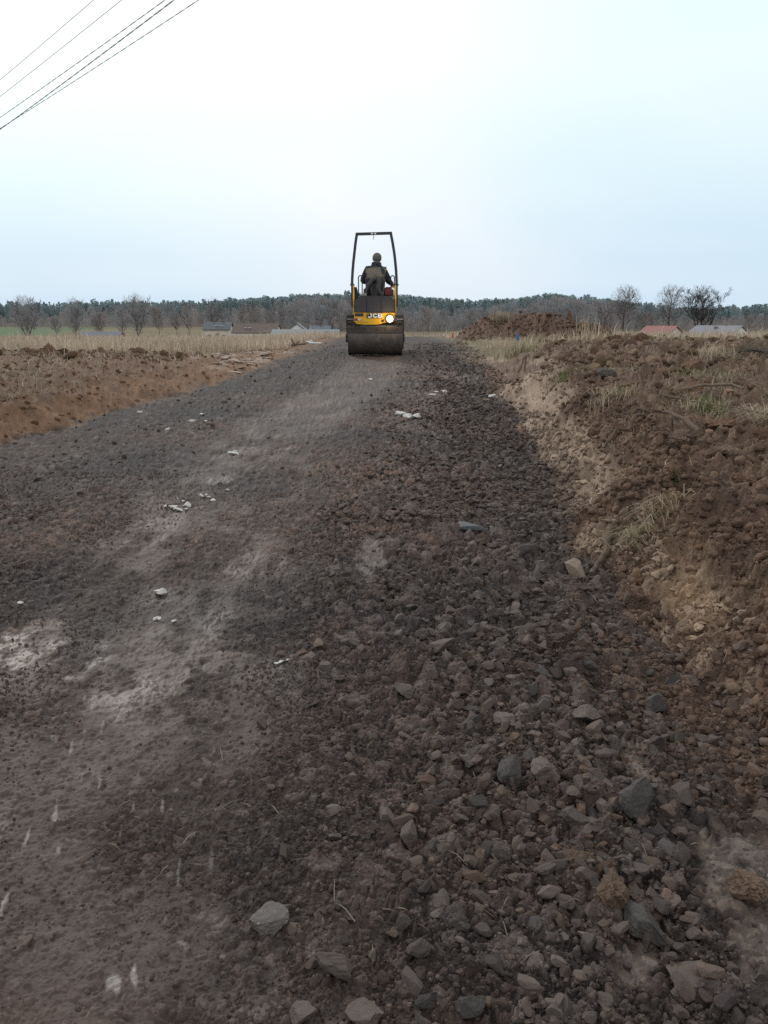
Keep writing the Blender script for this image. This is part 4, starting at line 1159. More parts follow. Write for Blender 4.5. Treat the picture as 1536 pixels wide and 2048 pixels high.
SKINM = plain("skin", (.42, .25, .18), .6, (.38, .22, .16), 10)
JACK = plain("dark_jacket", (.045, .052, .058), .9, (.03, .034, .04), 9, (.075, .065, .055), .55, .8, .5, spec=.2)
KHAKI = plain("khaki_cloth", (.25, .22, .175), .95, (.16, .145, .12), 12, (.07, .065, .06), .52, .7, .5, spec=.15)
TROU = plain("dark_trousers", (.035, .037, .045), .9, (.025, .027, .032), 9, DIRT, .55, .8, .4)
HATM = plain("khaki_cap", (.16, .15, .12), .95, (.13, .12, .10), 30, None, bstr=.4, spec=.1)
CLOTH = plain("grey_cloth", (.095, .087, .09), .95, (.065, .06, .064), 12, (.12, .10, .09), .5, .75, .6, spec=.1)

def driver(x0, y0, z0):
    V = [(0, .30, 1.40), (0, .27, 1.58), (.0, .26, 1.75), (.01, .28, 1.885), (.015, .31, 1.965), (.018, .335, 2.035), (.02, .335, 2.13)]
    E = [(0, 1), (1, 2), (2, 3), (3, 4), (4, 5), (5, 6)]
    Rr = [(.15, .11), (.145, .10), (.165, .105), (.075, .065), (.058, .058), (.078, .09), (.065, .078)]
    def add(p, r, frm):
        V.append(p); Rr.append(r); E.append((frm, len(V) - 1)); return len(V) - 1
    hand_roots = []
    sL = add((-.165, .27, 1.835), .06, 2); eL = add((-.255, .36, 1.575), .045, sL); wL = add((-.165, .62, 1.60), .031, eL); hL = add((-.15, .69, 1.615), (.038, .02), wL)
    sR = add((.175, .27, 1.825), .06, 2); eR = add((.265, .30, 1.585), .045, sR); wR = add((.345, .44, 1.545), .031, eR); hR = add((.36, .475, 1.54), (.036, .02), wR)
    for h, base, dirs in ((hL, Vector((-.15, .69, 1.615)), Vector((.02, 1, .1))), (hR, Vector((.36, .475, 1.54)), Vector((.1, .8, -.5)))):
        for k in range(4):
            off = Vector((-.03 + .02 * k, 0, 0)); L = (.055, .068, .072, .06)[k] * .8
            p1 = base + off + dirs.normalized() * .055; p2 = p1 + dirs.normalized() * L * .5 + Vector((0, 0, -.014)); p3 = p2 + Vector((0, -.004, -.03))
            a = add(tuple(p1), .0095, h); b = add(tuple(p2), .0085, a); add(tuple(p3), .0075, b)
        sg = 1 if h == hL else -1
        a = add(tuple(base + Vector((.036 * sg, .01, -.01))), .011, h); add(tuple(base + Vector((.042 * sg, .045, -.028))), .009, a)
    for s in (-1, 1):
        hp = add((s * .095, .33, 1.39), .092, 0); kn = add((s * .17, .70, 1.40), .068, hp); an = add((s * .17, .80, .955), .045, kn); to = add((s * .18, .95, .89), (.045, .035), an)
    body = skin("person", V, E, Rr, SKINM)
    body.location = (x0, y0, z0); body.rotation_euler = (0, math.radians(1.5), math.radians(-4)); body.location.x -= .06; body.scale = (1.09, 1.05, 1.0)
    tag(body, "driver seated on the roller, back turned, in dark jacket with khaki back and knitted cap", "person")
    # head detail: ears, nose
    bm = bmesh.new()
    for s in (-1, 1):
        bmesh.ops.create_uvsphere(bm, u_segments=10, v_segments=8, radius=.03, matrix=Matrix.Translation((.019 + s * .082, .34, 2.065)) @ Matrix.Diagonal((.35, .7, 1.1, 1)))
    bm_obj("ear", bm, SKINM, body, smooth=True)
    bm = bmesh.new(); bmesh.ops.create_cone(bm, cap_ends=True, segments=8, radius1=.018, radius2=.008, depth=.05, matrix=Matrix.Translation((.02, .432, 2.06)) @ Euler((.25, 0, 0)).to_matrix().to_4x4())
    bm_obj("nose", bm, SKINM, body, smooth=True)
    bm = bmesh.new()
    for s in (-1, 1): bmesh.ops.create_uvsphere(bm, u_segments=8, v_segments=6, radius=.013, matrix=Matrix.Translation((.02 + s * .033, .412, 2.085)))
    bm_obj("eye", bm, WLENS, body, smooth=True)
    # jacket, trousers, boots, cap
    Vj = [(0, .30, 1.36), (0, .27, 1.56), (.0, .255, 1.75), (.01, .275, 1.87), (.012, .29, 1.945),
          (-.165, .265, 1.84), (-.262, .355, 1.58), (-.178, .60, 1.60), (.178, .265, 1.83), (.272, .30, 1.59), (.335, .42, 1.55)]
    Ej = [(0, 1), (1, 2), (2, 3), (3, 4), (2, 5), (5, 6), (6, 7), (2, 8), (8, 9), (9, 10)]
    Rj = [(.235, .175), (.215, .155), (.215, .15), (.13, .105), (.078, .075), .088, .073, .05, .088, .073, .05]
    jac = skin("jacket", Vj, Ej, Rj, JACK, body)
    Vt = [(0, .32, 1.385), (-.1, .34, 1.39), (-.17, .70, 1.405), (-.17, .80, 1.0), (.1, .34, 1.39), (.17, .70, 1.405), (.17, .80, 1.0)]
    skin("trousers", Vt, [(0, 1), (1, 2), (2, 3), (0, 4), (4, 5), (5, 6)], [(.15, .12), .112, .086, .062, .112, .086, .062], TROU, body)
    for s in (-1, 1):
        skin("boot", [(s * .17, .80, 1.02), (s * .17, .80, .90), (s * .18, .97, .875)], [(0, 1), (1, 2)], [.06, .062, (.052, .042)], RUB, body)
    bm = bmesh.new()
    bmesh.ops.create_uvsphere(bm, u_segments=24, v_segments=16, radius=1, matrix=Matrix.Translation((.02, .335, 2.09)) @ Matrix.Diagonal((.094, .112, .112, 1)))
    bmesh.ops.delete(bm, geom=[v for v in bm.verts if v.co.z < 2.035 - (.055 if v.co.y < .33 else -.05)], context='VERTS')
    bmesh.ops.solidify(bm, geom=bm.faces[:], thickness=.008)
    bm_obj("knitted_cap", bm, HATM, body, smooth=True)
    # collar
    bm = bmesh.new()
    for z, rx, ry in ((1.90, .105, .095), (1.95, .088, .085), (1.985, .084, .08)): pass
    rings = []
    for z, rx, ry in ((1.875, .135, .11), (1.94, .105, .098), (1.995, .094, .096)):
        rings.append([bm.verts.new((.013 + rx * math.cos(a), .298 + ry * math.sin(a), z)) for a in np.linspace(0, 2 * PI, 25)[:-1]])
    for i in range(2):
        for k in range(24): bm.faces.new((rings[i][k], rings[i][(k + 1) % 24], rings[i + 1][(k + 1) % 24], rings[i + 1][k]))
    bm_obj("collar", bm, JACK, body, smooth=True)
    # khaki back panel laid over the jacket
    from mathutils.bvhtree import BVHTree
    bvh = BVHTree.FromPolygons([v.co[:] for v in jac.data.vertices], [p.vertices[:] for p in jac.data.polygons])
    def sheet(name, f, nu, nv, off, mat, amp=.0):
        bm = bmesh.new(); grid = []
        for j in range(nv):
            row = []
            for i in range(nu):
                x, z = f(i / (nu - 1), j / (nv - 1))
                hit = bvh.ray_cast(Vector((x, -1, z)), Vector((0, 1, 0)))
                y = (hit[0].y if hit[0] else .27) - off - amp * abs(math.sin(i * 1.7 + j * .9))
                row.append(bm.verts.new((x, y, z)))
            grid.append(row)
        for j in range(nv - 1):
            for i in range(nu - 1): bm.faces.new((grid[j][i], grid[j][i + 1], grid[j + 1][i + 1], grid[j + 1][i]))
        return bm_obj(name, bm, mat, body, smooth=True)
    sheet("back_panel", lambda u, v: (-.205 + .41 * u + .02 * v, 1.60 + .27 * v + .05 * u * (1 - v) * .5 + .035 * u - .02 * (1 - u)), 14, 10, .008, KHAKI, .006)
    sheet("strap", lambda u, v: (.10 + .07 * u + .11 * (1 - v), 1.60 + .28 * v), 3, 10, .016, JACK)
    # grey garment hung over the seat back behind him, with two dangling sleeves
    bm = bmesh.new(); grid = []
    for j in range(14):
        row = []
        for i in range(18):
            u = i / 17; v = j / 13
            x = -.13 + .36 * u * (1 - .25 * v) + .05 * v
            z = 1.63 - .37 * v + .05 * math.sin(u * 3.1) * (1 - v)
            y = .012 - .02 * v - .022 * math.sin(u * 14 + 2 * v) * (.4 + v)
            row.append(bm.verts.new((x, y, z)))
        grid.append(row)
    for j in range(13):
        for i in range(17): bm.faces.new((grid[j][i], grid[j][i + 1], grid[j + 1][i + 1], grid[j + 1][i]))
    c = bm_obj("draped_coat", bm, CLOTH, None, smooth=True); c.location = (x0, y0, z0)
    tag(c, "dark grey coat slung over the seat back of the roller behind the driver", "coat")
    for pts, rr in (([(.04, -.01, 1.655), (-.06, -.045, 1.60), (-.14, -.05, 1.50), (-.20, -.04, 1.38), (-.21, -.03, 1.32)], [.05, .052, .046, .04, .04]),
                    ([(.08, -.02, 1.64), (.09, -.07, 1.55), (.07, -.075, 1.44), (.10, -.07, 1.34), (.17, -.06, 1.285)], [.055, .055, .048, .042, .036])):
        bm = bmesh.new(); tube(bm, pts, rr, 10); bm_obj("sleeve", bm, CLOTH, c, smooth=True)

# ------------------------------------------------------------------ houses
def gable_house(name, label, x, y, w, d, eave, ridge, rz, wall, roof, chim=(), base=None, windows=(), over=.35, cat="house", doorx=None, skylights=(), sink=0.0):
    """w along the ridge (local x), d across; gables at the two x ends"""
    z = float(base_height(np.array([x]), np.array([y]))[0]) - .1 - sink if base is None else base - sink
    root = empty(name, (x, y, z), rz); tag(root, label, cat)
    bm = bmesh.new()
    prof = [(-d / 2, 0), (d / 2, 0), (d / 2, eave), (0, ridge - .12), (-d / 2, eave)]
    a = [bm.verts.new((-w / 2, p, q)) for p, q in prof]; b = [bm.verts.new((w / 2, p, q)) for p, q in prof]
    bm.faces.new(a[::-1]); bm.faces.new(b)
    for i in range(5): bm.faces.new((a[i], a[(i + 1) % 5], b[(i + 1) % 5], b[i]))
    bm_obj("wall", bm, wall, root)
    bm = bmesh.new()
    sl = (ridge - eave) / (d / 2)
    for s in (-1, 1):
        e = (s * (d / 2 + over), eave - sl * over)
        q = [(-w / 2 - over, *e), (w / 2 + over, *e), (w / 2 + over, 0, ridge), (-w / 2 - over, 0, ridge)]
        lo = [bm.verts.new(p) for p in q]; hi = [bm.verts.new((p[0], p[1], p[2] + .16)) for p in q]
        bm.faces.new(lo); bm.faces.new(hi[::-1])
        for i in range(4): bm.faces.new((lo[i], lo[(i + 1) % 4], hi[(i + 1) % 4], hi[i]))
    rf = bm_obj("roof", bm, roof, root)
    for cx, cy, h in chim:
        bm = bmesh.new(); zz = ridge - abs(cy) * sl
        box(bm, (cx, cy, zz + h / 2 - .3), (.5, .5, h + .6), .03); box(bm, (cx, cy, zz + h + .04), (.6, .6, .1), .02)
        bm_obj("chimney", bm, BRICK, rf)
    for sx, up in skylights:
        bm = bmesh.new(); yy = -d / 2 * (1 - up); box(bm, (sx, yy - .03, eave + sl * (d / 2 * up) + .2), (.75, .6, .1), .01, None); bm_obj("skylight", bm, SKYL, rf)
    for side, p, q, ww, hh in windows:
        bm = bmesh.new()
        if side == 'f': box(bm, (p, -d / 2 - .02, q), (ww, .08, hh), .01)
        else:
            xx = (w / 2 + .02) * (1 if side == 'r' else -1); box(bm, (xx, p, q), (.08, ww, hh), .01)
        wf = bm_obj("window", bm, WFRAME, root)
        bm = bmesh.new()
        if side == 'f': box(bm, (p, -d / 2 - .05, q), (ww - .2, .06, hh - .2))
        else: box(bm, (xx + (.03 if side == 'r' else -.03), p, q), (.06, ww - .2, hh - .2))
        bm_obj("pane", bm, PANE, wf)
    if doorx is not None:
        bm = bmesh.new(); box(bm, (doorx, -d / 2 - .02, 1.05), (1.0, .08, 2.1), .01); bm_obj("door", bm, WOODB, root)
    return root

BRICK = plain("chimney_brick", (.20, .15, .13), .9)
SKYL = plain("skylight_glass", (.80, .82, .85), .15)
WFRAME = plain("window_frame", (.6, .6, .6), .5)
PANE = plain("window_glass", (.05, .06, .07), .1)
WALLW = plain("pale_render", (.80, .79, .77), .9, (.72, .71, .69), 1)
WALLC = plain("cream_render", (.66, .61, .54), .9, (.60, .55, .48), 1)
ROOFR = plain("red_tiles", (.29, .135, .125), .85, (.25, .115, .105), 1.5, (.20, .13, .12), .6, .9)
ROOFG = plain("grey_tiles", (.22, .225, .25), .9, (.19, .195, .215), 1.5)
ROOFD = plain("dark_slate_tiles", (.095, .105, .12), .8, (.08, .088, .1), 1.5)
ROOFB = plain("brown_tiles", (.115, .085, .075), .85, (.095, .07, .062), 1.5)
ROOFT = plain("blue_grey_sheet", (.12, .15, .175), .6, (.10, .13, .155), 1)
ROOFL = plain("pale_sheet", (.15, .165, .19), .9, (.13, .145, .17), 1, spec=.1)

def houses():
    gable_house("house", "low house with a red tiled roof behind the dry grass on the right", 60.0, 175, 7.0, 6.2, 2.7, 4.35, -.9, WALLC, ROOFR, [(-1.8, .6, .5)], windows=[('f', -1.8, 1.5, 1.3, 1.2), ('f', 1.6, 1.5, 1.3, 1.2), ('r', 0, 1.6, 1.2, 1.2)], doorx=0, sink=.8)
    gable_house("house", "pale house with a grey roof, chimney and white gable, rightmost of the houses", 70.3, 170, 10.5, 6.8, 2.5, 4.35, -1.02, WALLW, ROOFG, [(.2, -1.2, .5)], windows=[('f', -3, 1.5, 1.4, 1.2), ('f', 0, 1.5, 1.4, 1.2), ('r', -1.3, 2.6, .7, 1.0), ('r', .9, 2.6, .7, 1.0)], doorx=3, sink=.8)
    gable_house("house", "house with a dark grey roof, two chimneys and pale walls, leftmost of the houses", -39.2, 192, 5.9, 6.0, 3.0, 4.55, .03, WALLC, ROOFD, [(-1.2, .1, .35), (1.0, .1, .35)], windows=[('f', -1.8, 1.3, 1.0, 1.1), ('f', 1.6, 1.3, 1.0, 1.1)], doorx=.2, skylights=[(.9, .35), (-.2, .4)])
    gable_house("house", "house with a wide brown roof, roof windows and white walls, left of the long shed", -28.5, 182, 9.6, 7.0, 2.5, 4.3, -.06, WALLW, ROOFB, [(1.6, .3, .3), (.6, .3, .3)], windows=[('f', -3, 1.0, 1.2, 1.0), ('f', 0, 1.0, 1.2, 1.0), ('f', 3, 1.0, 1.2, 1.0)], skylights=[(-2.1, .42), (-1.2, .42)])
    gable_house("shed", "long low shed with a blue-grey sheet roof left of the roller", -15.2, 158, 12.4, 7.5, 1.9, 2.85, .02, WALLC, ROOFT, cat="shed", windows=[('f', -4, 1.0, 1.4, .8), ('f', 4, 1.0, 1.4, .8)])
    gable_house("shed", "tiny hut with a pointed white gable at the right end of the long shed", -10.6, 152, 1.6, 1.8, 1.5, 2.4, PI / 2, plain("white_render", (.75, .75, .75), .8), ROOFL, cat="hut", windows=[('l', 0, .8, .5, .5)], over=.1)
    gable_house("house", "house showing only a pointed grey-green roof above the middle of the long shed", -19.4, 182, 4.2, 4.2, 2.9, 4.45, PI / 2, WALLW, ROOFT, windows=[('f', 0, 1.5, 1, 1)])
    gable_house("house", "house showing only a flat pale roof above the right end of the long shed", -14.3, 182, 4.2, 4.0, 2.9, 3.9, .0, WALLW, ROOFL, [(.1, 0, .25)], windows=[('f', 0, 1.5, 1, 1)])
    gable_house("shed", "pale blue-grey greenhouse roof between the bare trees at the left", -52.2, 150, 6.4, 6, 1.3, 2.2, .1, WALLC, ROOFL, cat="shed", windows=[('f', 0, .7, 1.2, .7)])

# ------------------------------------------------------------------ trees
def bare_tree(name, label, x, y, h, rx, low, leaders, seed, colr, twig, leaf=0, tw=.03, nb=11, fuzz=0, group=None, cat="tree"):
    """leafless tree: one or more leaders, limbs along them, branches, fine twigs; rx half width, low where limbs start"""
    r = random.Random(seed)
    T = ([], []); Cn = ([], [])
    def seg(G, a, b, ra, rb, n):
        Vl, Fl = G
        d = (b - a)
        if d.length < 1e-5: return
        d.normalize(); u = d.orthogonal().normalized(); w = d.cross(u); o = len(Vl)
        for p, q in ((a, ra), (b, rb)):
            for k in range(n):
                t = 2 * PI * k / n; Vl.append(p + (u * math.cos(t) + w * math.sin(t)) * q)
        for k in range(n):
            Fl.append((o + k, o + (k + 1) % n, o + n + (k + 1) % n)); Fl.append((o + k, o + n + (k + 1) % n, o + n + k))
    def limb(G, p, d, L, r0, r1, m, n, wob, lift):
        pts = [p]; dd = d.normalized()
        for i in range(m):
            dd = (dd + Vector((r.gauss(0, wob), r.gauss(0, wob), r.gauss(0, wob * .6) + lift))).normalized()
            e = pts[-1] + dd * (L / m)
            seg(G, pts[-1], e, r0 + (r1 - r0) * i / m, r0 + (r1 - r0) * (i + 1) / m, n); pts.append(e)
        return pts, dd
    ends = []
    R0 = h * .017
    for li in range(leaders):
        a = 2 * PI * li / leaders + r.uniform(-.4, .4)
        out = 0 if leaders == 1 else r.uniform(.30, .55)
        d = Vector((math.cos(a) * out, math.sin(a) * out, 1))
        LL = h * (.86 if leaders == 1 else r.uniform(.72, .86))
        pts, dd = limb(T, Vector((0, 0, 0)), d, LL, R0 if leaders == 1 else R0 * .7, R0 * .2, 7, 6, .055, .05 if leaders > 1 else .02)
        for b in range(nb):
            t = low + (1 - low) * (b + r.random()) / nb
            i = min(int(t * 7), 6); p = pts[i].lerp(pts[i + 1], t * 7 - i)
            prof = math.sqrt(max(.12, 1 - ((t - .55) / .55) ** 2))
            L = rx * prof * r.uniform(.65, 1.05) * (.8 if leaders > 1 else 1)
            a2 = b * 2.4 + r.uniform(-.6, .6)
            bd = Vector((math.cos(a2), math.sin(a2), r.uniform(.45, .95)))
            rb = R0 * .30 * (1.15 - t * .6)
            bp, bdd = limb(T if t < .75 else Cn, p, bd, L, rb, tw, 4, 4, .10, .06)
            for q in range(6):
                tt = .25 + .75 * (q + r.random()) / 6
                j = min(int(tt * 4), 3); pp = bp[j].lerp(bp[j + 1], tt * 4 - j)
                sd = (bd.normalized() * .7 + Vector((r.gauss(0, .7), r.gauss(0, .7), r.gauss(.35, .4)))).normalized()
                sp, sdd = limb(Cn, pp, sd, L * r.uniform(.28, .5), tw * 1.2, tw * .7, 3, 3, .2, .08)
                for w in range(4):
                    k = r.choice((1, 2, 3))
                    wd = (sdd * .8 + Vector((r.gauss(0, .6), r.gauss(0, .6), r.gauss(.25, .4)))).normalized()
                    wp, _ = limb(Cn, sp[k], wd, L * r.uniform(.14, .28), tw * .7, tw * .4, 2, 3, .2, .05)
                    if leaf and w < 2: ends.append(wp[-1])
    Vl, Fl = Cn
    for L in ends:
        for _ in range(leaf):
            c = L + Vector((r.gauss(0, .12), r.gauss(0, .12), r.gauss(0, .06))); o = len(Vl); sz = r.uniform(.07, .17)
            u = Vector((r.gauss(0, 1), r.gauss(0, 1), r.gauss(0, .4))).normalized(); w = u.orthogonal().normalized()
            Vl += [c + u * sz, c + w * sz * .7, c - u * sz]; Fl.append((o, o + 1, o + 2))
    k = h / max(v.z for v in Cn[0])
    for _ in range(fuzz):
        q = Vector((r.gauss(0, 1), r.gauss(0, 1), r.gauss(0, 1))).normalized() * (r.random() ** .45)
        c = Vector((q.x * rx * .95, q.y * rx * .95, h / k * (low + (1 - low) * (.52 + .47 * q.z))))
        o = len(Vl); w = tw * r.uniform(.5, 1.1); L = r.uniform(.5, 1.3)
        a = r.uniform(0, 6.28); e = Vector((math.cos(a), math.sin(a), 0)) * w
        dr = (Vector((q.x, q.y, .5 + .6 * r.random())) + Vector((r.gauss(0, .3), r.gauss(0, .3), 0))).normalized() * L
        Vl += [c - e, c + e, c + dr]; Fl.append((o, o + 1, o + 2))
    z = float(base_height(np.array([x]), np.array([y]))[0]) - .05
    root = empty(name, (x, y, z)); tag(root, label, cat, group)
    def tint(n, c): return np.tile([c], (n, 1)) * np.random.default_rng(seed).uniform(.9, 1.1, (n, 1))
    np_mesh("trunk", np.array([v[:] for v in T[0]]) * k, np.array(T[1]), MWOOD, tint(len(T[0]), colr), root)
    np_mesh("crown", np.array([v[:] for v in Cn[0]]) * k, np.array(Cn[1]), MWOOD, tint(len(Cn[0]), twig), root)
    return root

def at(px, Y):
    """sideways place of something seen at column px of the photograph at distance Y"""
    return (px - 768) / 1577.0 * (Y * math.cos(PITCH) + .3)

def trees():  # crown colours partly lightened to stand for haze
    bare_tree("tree", "bare tree with fine rounded crown, leftmost of the three tall trees on the right", at(1248, 215), 215, 14.2, 4.6, .28, 1, 3, (.13, .115, .11), (.19, .17, .165), tw=.036, nb=24, fuzz=2200)
    bare_tree("tree", "slender bare tree with a fan-shaped crown, middle of the three tall trees on the right", at(1337, 205), 205, 13.6, 4.2, .22, 1, 8, (.14, .125, .12), (.22, .20, .195), tw=.034, nb=24, fuzz=2200)
    bare_tree("tree", "dark spreading tree with clumped dead leaves at its twig ends, rightmost tall tree", at(1400, 195), 195, 13.0, 5.0, .30, 5, 14, (.085, .075, .072), (.12, .108, .105), leaf=2, tw=.042, nb=10, fuzz=1500)
    L = [(52, 190, 11.6, 5, "dark bare tree with low forking limbs, leftmost in the row by the green meadow", .55, 1.0),
         (150, 200, 10.8, 6, "thin bare tree with a straight stem right of the leftmost tree", .45, .8),
         (112, 215, 5.6, 7, "small faint bare tree behind the green meadow", .45, .8),
         (197, 205, 6.8, 9, "slim bare tree in front of the left part of the greenhouse", .45, .75),
         (243, 195, 9.0, 10, "dark crooked bare tree at the right end of the greenhouse", .5, .9),
         (275, 205, 12.0, 11, "broad dense dark bare tree right of the greenhouse", .55, 1.25),
         (318, 215, 7.6, 12, "pale bare birch standing between the dense dark tree and the grey-roofed house", .4, .7),
         (352, 225, 6.0, 15, "second pale thin birch left of the grey-roofed house", .4, .6),
         (378, 220, 9.0, 16, "tall pale birch close to the left of the grey-roofed house", .4, .7),
         (427, 228, 10.4, 17, "round fan-shaped bare tree behind the dark grey roofed house", .5, 1.1),
         (486, 230, 9.2, 18, "pale bare birch behind the left end of the brown roof", .4, .7),
         (515, 230, 10.0, 19, "tallest pale bare tree behind the brown roof", .45, .8),
         (540, 225, 8.2, 20, "low pale bare tree at the right end of the brown roof", .5, .9),
         (853, 230, 8.6, 22, "white-stemmed birch standing alone right of the roller", .4, .6),
         (945, 240, 8.0, 23, "pale thin bare tree behind the left foot of the soil heap", .4, .7),
         (1210, 225, 10.0, 24, "brown bushy bare tree just left of the three tall trees on the right", .6, 1.3),
         (1500, 225, 7.5, 25, "small pale bare tree behind the white gable on the right", .5, 1.0),
         (1290, 220, 7.8, 26, "low brown bare tree behind the red roof", .55, 1.3),
         (700, 235, 8.0, 27, "brown bare tree just behind the left of the roller", .5, 1.0)]
    for px, Y, h, sd, lab, spd, wd in L:
        pale = "pale" in lab or "white" in lab
        dark = "dark" in lab or px < 160
        tc = (.34, .32, .31) if pale else ((.22, .21, .21) if dark else (.19, .17, .165))
        wc = (.26, .235, .225) if pale else ((.27, .26, .265) if dark else (.20, .17, .165))
        bare_tree("birch" if "birch" in lab else "tree", lab, at(px, Y), Y, h * (.88 if px < 300 else 1), (1.9 + 1.9 * spd) * wd, .04 if px < 300 else .15, 3 if (sd in (5, 11, 17)) else 1, sd * 7, tc, wc, tw=.028, nb=(14 if sd in (5, 11, 17) else 22), fuzz=2600 if sd in (5, 6, 11) else 700)

def woodland():
    """far wood on the rise: conifers behind, bare broadleaves in front; one mass"""
    r = np.random.default_rng(77)
    VV, FF, CC = [], [], []; off = 0
    def tri(c, a, b, col):
        nonlocal off
        n = len(c)
        V = np.stack([c + a, c - a, c + b], 1).reshape(-1, 3)
        VV.append(V); FF.append(np.arange(off, off + n * 3).reshape(-1, 3)); CC.append(np.repeat(col, 3, 0)); off += n * 3
    def heights(px):
        return np.interp(px, [-500, 0, 120, 200, 300, 400, 480, 560, 640, 720, 800, 860, 910, 1000, 1060, 1110, 1170, 1230, 1290, 1340, 1400, 1480, 1536, 2100],
                         [612, 610, 609, 607, 606, 605, 601, 597, 592, 592, 594, 599, 604, 601, 597, 592, 598, 603, 610, 617, 618, 616, 614, 612])
    # conifers
    n = 4200
    px = r.uniform(-700, 2250, n); Y = r.uniform(385, 520, n)
    X = (px - 768) / 1577 * (Y * .972)
    zb = base_height(X, Y)
    ytop = heights(px) + r.normal(0, 2.2, n) + np.where(r.random(n) < .6, r.uniform(0, 14, n), 0) - (r.random(n) < .06) * 4
    el = np.tan(np.arctan((1024 - ytop) / 1577.0) - PITCH)
    H = np.clip(CAM_H + el * Y - zb, 6, 26)
    per = 100
    t = r.random((n, per)) ** .8
    pine = r.random(n) < .6
    frac = np.where(pine[:, None], .35 + .65 * t, .12 + .88 * t)
    wid = np.where(pine[:, None], H[:, None] * .15 * np.sqrt(np.clip(1.05 - np.abs(frac - .72) * 2.6, .05, 1)), H[:, None] * .19 * (1.02 - frac))
    a = r.uniform(0, 2 * PI, (n, per)); rr = np.sqrt(r.random((n, per))) * wid
    c = np.stack([X[:, None] + np.cos(a) * rr, Y[:, None] + np.sin(a) * rr, zb[:, None] + H[:, None] * frac], -1).reshape(-1, 3)
    sz = np.repeat(H * .06, per) * r.uniform(.6, 1.3, n * per)
    b = r.uniform(0, 2 * PI, n * per)
    A = np.stack([np.cos(b) * sz, np.sin(b) * sz, r.normal(0, .25, n * per) * sz], 1)
    B = np.stack([r.normal(0, .5, n * per) * sz, r.normal(0, .5, n * per) * sz, sz * r.uniform(.6, 1.2, n * per)], 1)
    tone = np.where(r.random((n, 1)) < .5, [[.19, .25, .27]], [[.22, .27, .27]]) * r.uniform(.85, 1.15, (n, 1))  # conifer colours paled and blued: distance haze is in the colour
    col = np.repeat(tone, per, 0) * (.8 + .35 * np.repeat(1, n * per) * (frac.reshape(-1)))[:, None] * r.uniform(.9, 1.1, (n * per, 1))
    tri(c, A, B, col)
    # trunks as slim slivers
    w = H * .012
    for k in range(2):
        sx = np.cos(k * 1.57); sy = np.sin(k * 1.57)
        P = np.stack([X, Y, zb], 1)
        tri(P, np.stack([w * sx, w * sy, 0 * w], 1), np.stack([0 * w, 0 * w, H * .95], 1), np.tile([[.17, .15, .15]], (n, 1)) * r.uniform(.7, 1.3, (n, 1)))
    # bare broadleaves
    def broad(n, px, Y, top, tones, per=150, size=.055):
        X = (px - 768) / 1577 * (Y * .972); zb = base_height(X, Y)
        el = np.tan(np.arctan((1024 - top) / 1577.0) - PITCH); H = np.clip(CAM_H + el * Y - zb, 3, 22)
        fr = .15 + .85 * r.random((n, per)) ** .8
        wid = H[:, None] * .30 * np.sqrt(np.clip(1.05 - np.abs(fr - .58) * 2.0, .03, 1))
        a = r.uniform(0, 2 * PI, (n, per)); rr = np.sqrt(r.random((n, per))) * wid
        c = np.stack([X[:, None] + np.cos(a) * rr, Y[:, None] + np.sin(a) * rr, zb[:, None] + H[:, None] * fr], -1).reshape(-1, 3)
        L = np.repeat(H, per) * .13 * r.uniform(.6, 1.4, n * per); w = np.repeat(H, per) * .015 * r.uniform(.6, 1.6, n * per)
        b = r.uniform(0, 2 * PI, n * per)
        A = np.stack([np.cos(b) * w, np.sin(b) * w, 0 * w], 1)
        B = np.stack([np.cos(a.reshape(-1)) * L * .5, np.sin(a.reshape(-1)) * L * .5, L], 1)
        t = tones[r.integers(0, len(tones), n)] * r.uniform(.8, 1.2, (n, 1))
        tri(c - B * .5, A, B, np.repeat(t, per, 0) * r.uniform(.9, 1.1, (n * per, 1)))
        w = H * .016
        P = np.stack([X, Y, zb], 1)
        for k in range(2):
            tri(P, np.stack([w * np.cos(k * 1.57), w * np.sin(k * 1.57), 0 * w], 1), np.stack([r.normal(0, .3, n), 0 * w, H * .8], 1), t * 1.05 * np.where(r.random((n, 1)) < .2, 1.7, 1))
    tb = np.array([[.26, .24, .245], [.235, .24, .255], [.27, .24, .23], [.23, .245, .26], [.28, .265, .265]])  # broadleaf tones with the same haze mixed in
    n = 1500; px = r.uniform(-600, 2150, n)
    broad(n, px, r.uniform(310, 385, n), heights(px) + r.uniform(10, 40, n), tb)
    # brown taller clumps breaking the skyline
    n = 130; px = np.concatenate([r.normal(640, 40, 35), r.normal(1090, 45, 30), r.normal(280, 60, 35), r.normal(1180, 40, 30)])
    broad(n, px, r.uniform(350, 400, n), heights(px) + r.uniform(0, 10, n), tb)
    n = 900; px = r.uniform(-600, 2150, n)
    broad(n, px, r.uniform(285, 320, n), r.uniform(632, 655, n), tb * np.array([1.0, .95, .9]), 70)
    tag(np_mesh("woodland", np.concatenate(VV), np.concatenate(FF), MWOOD, np.concatenate(CC)), "hazy mixed wood of pines and bare broadleaved trees along the whole horizon", "woodland", kind="stuff")

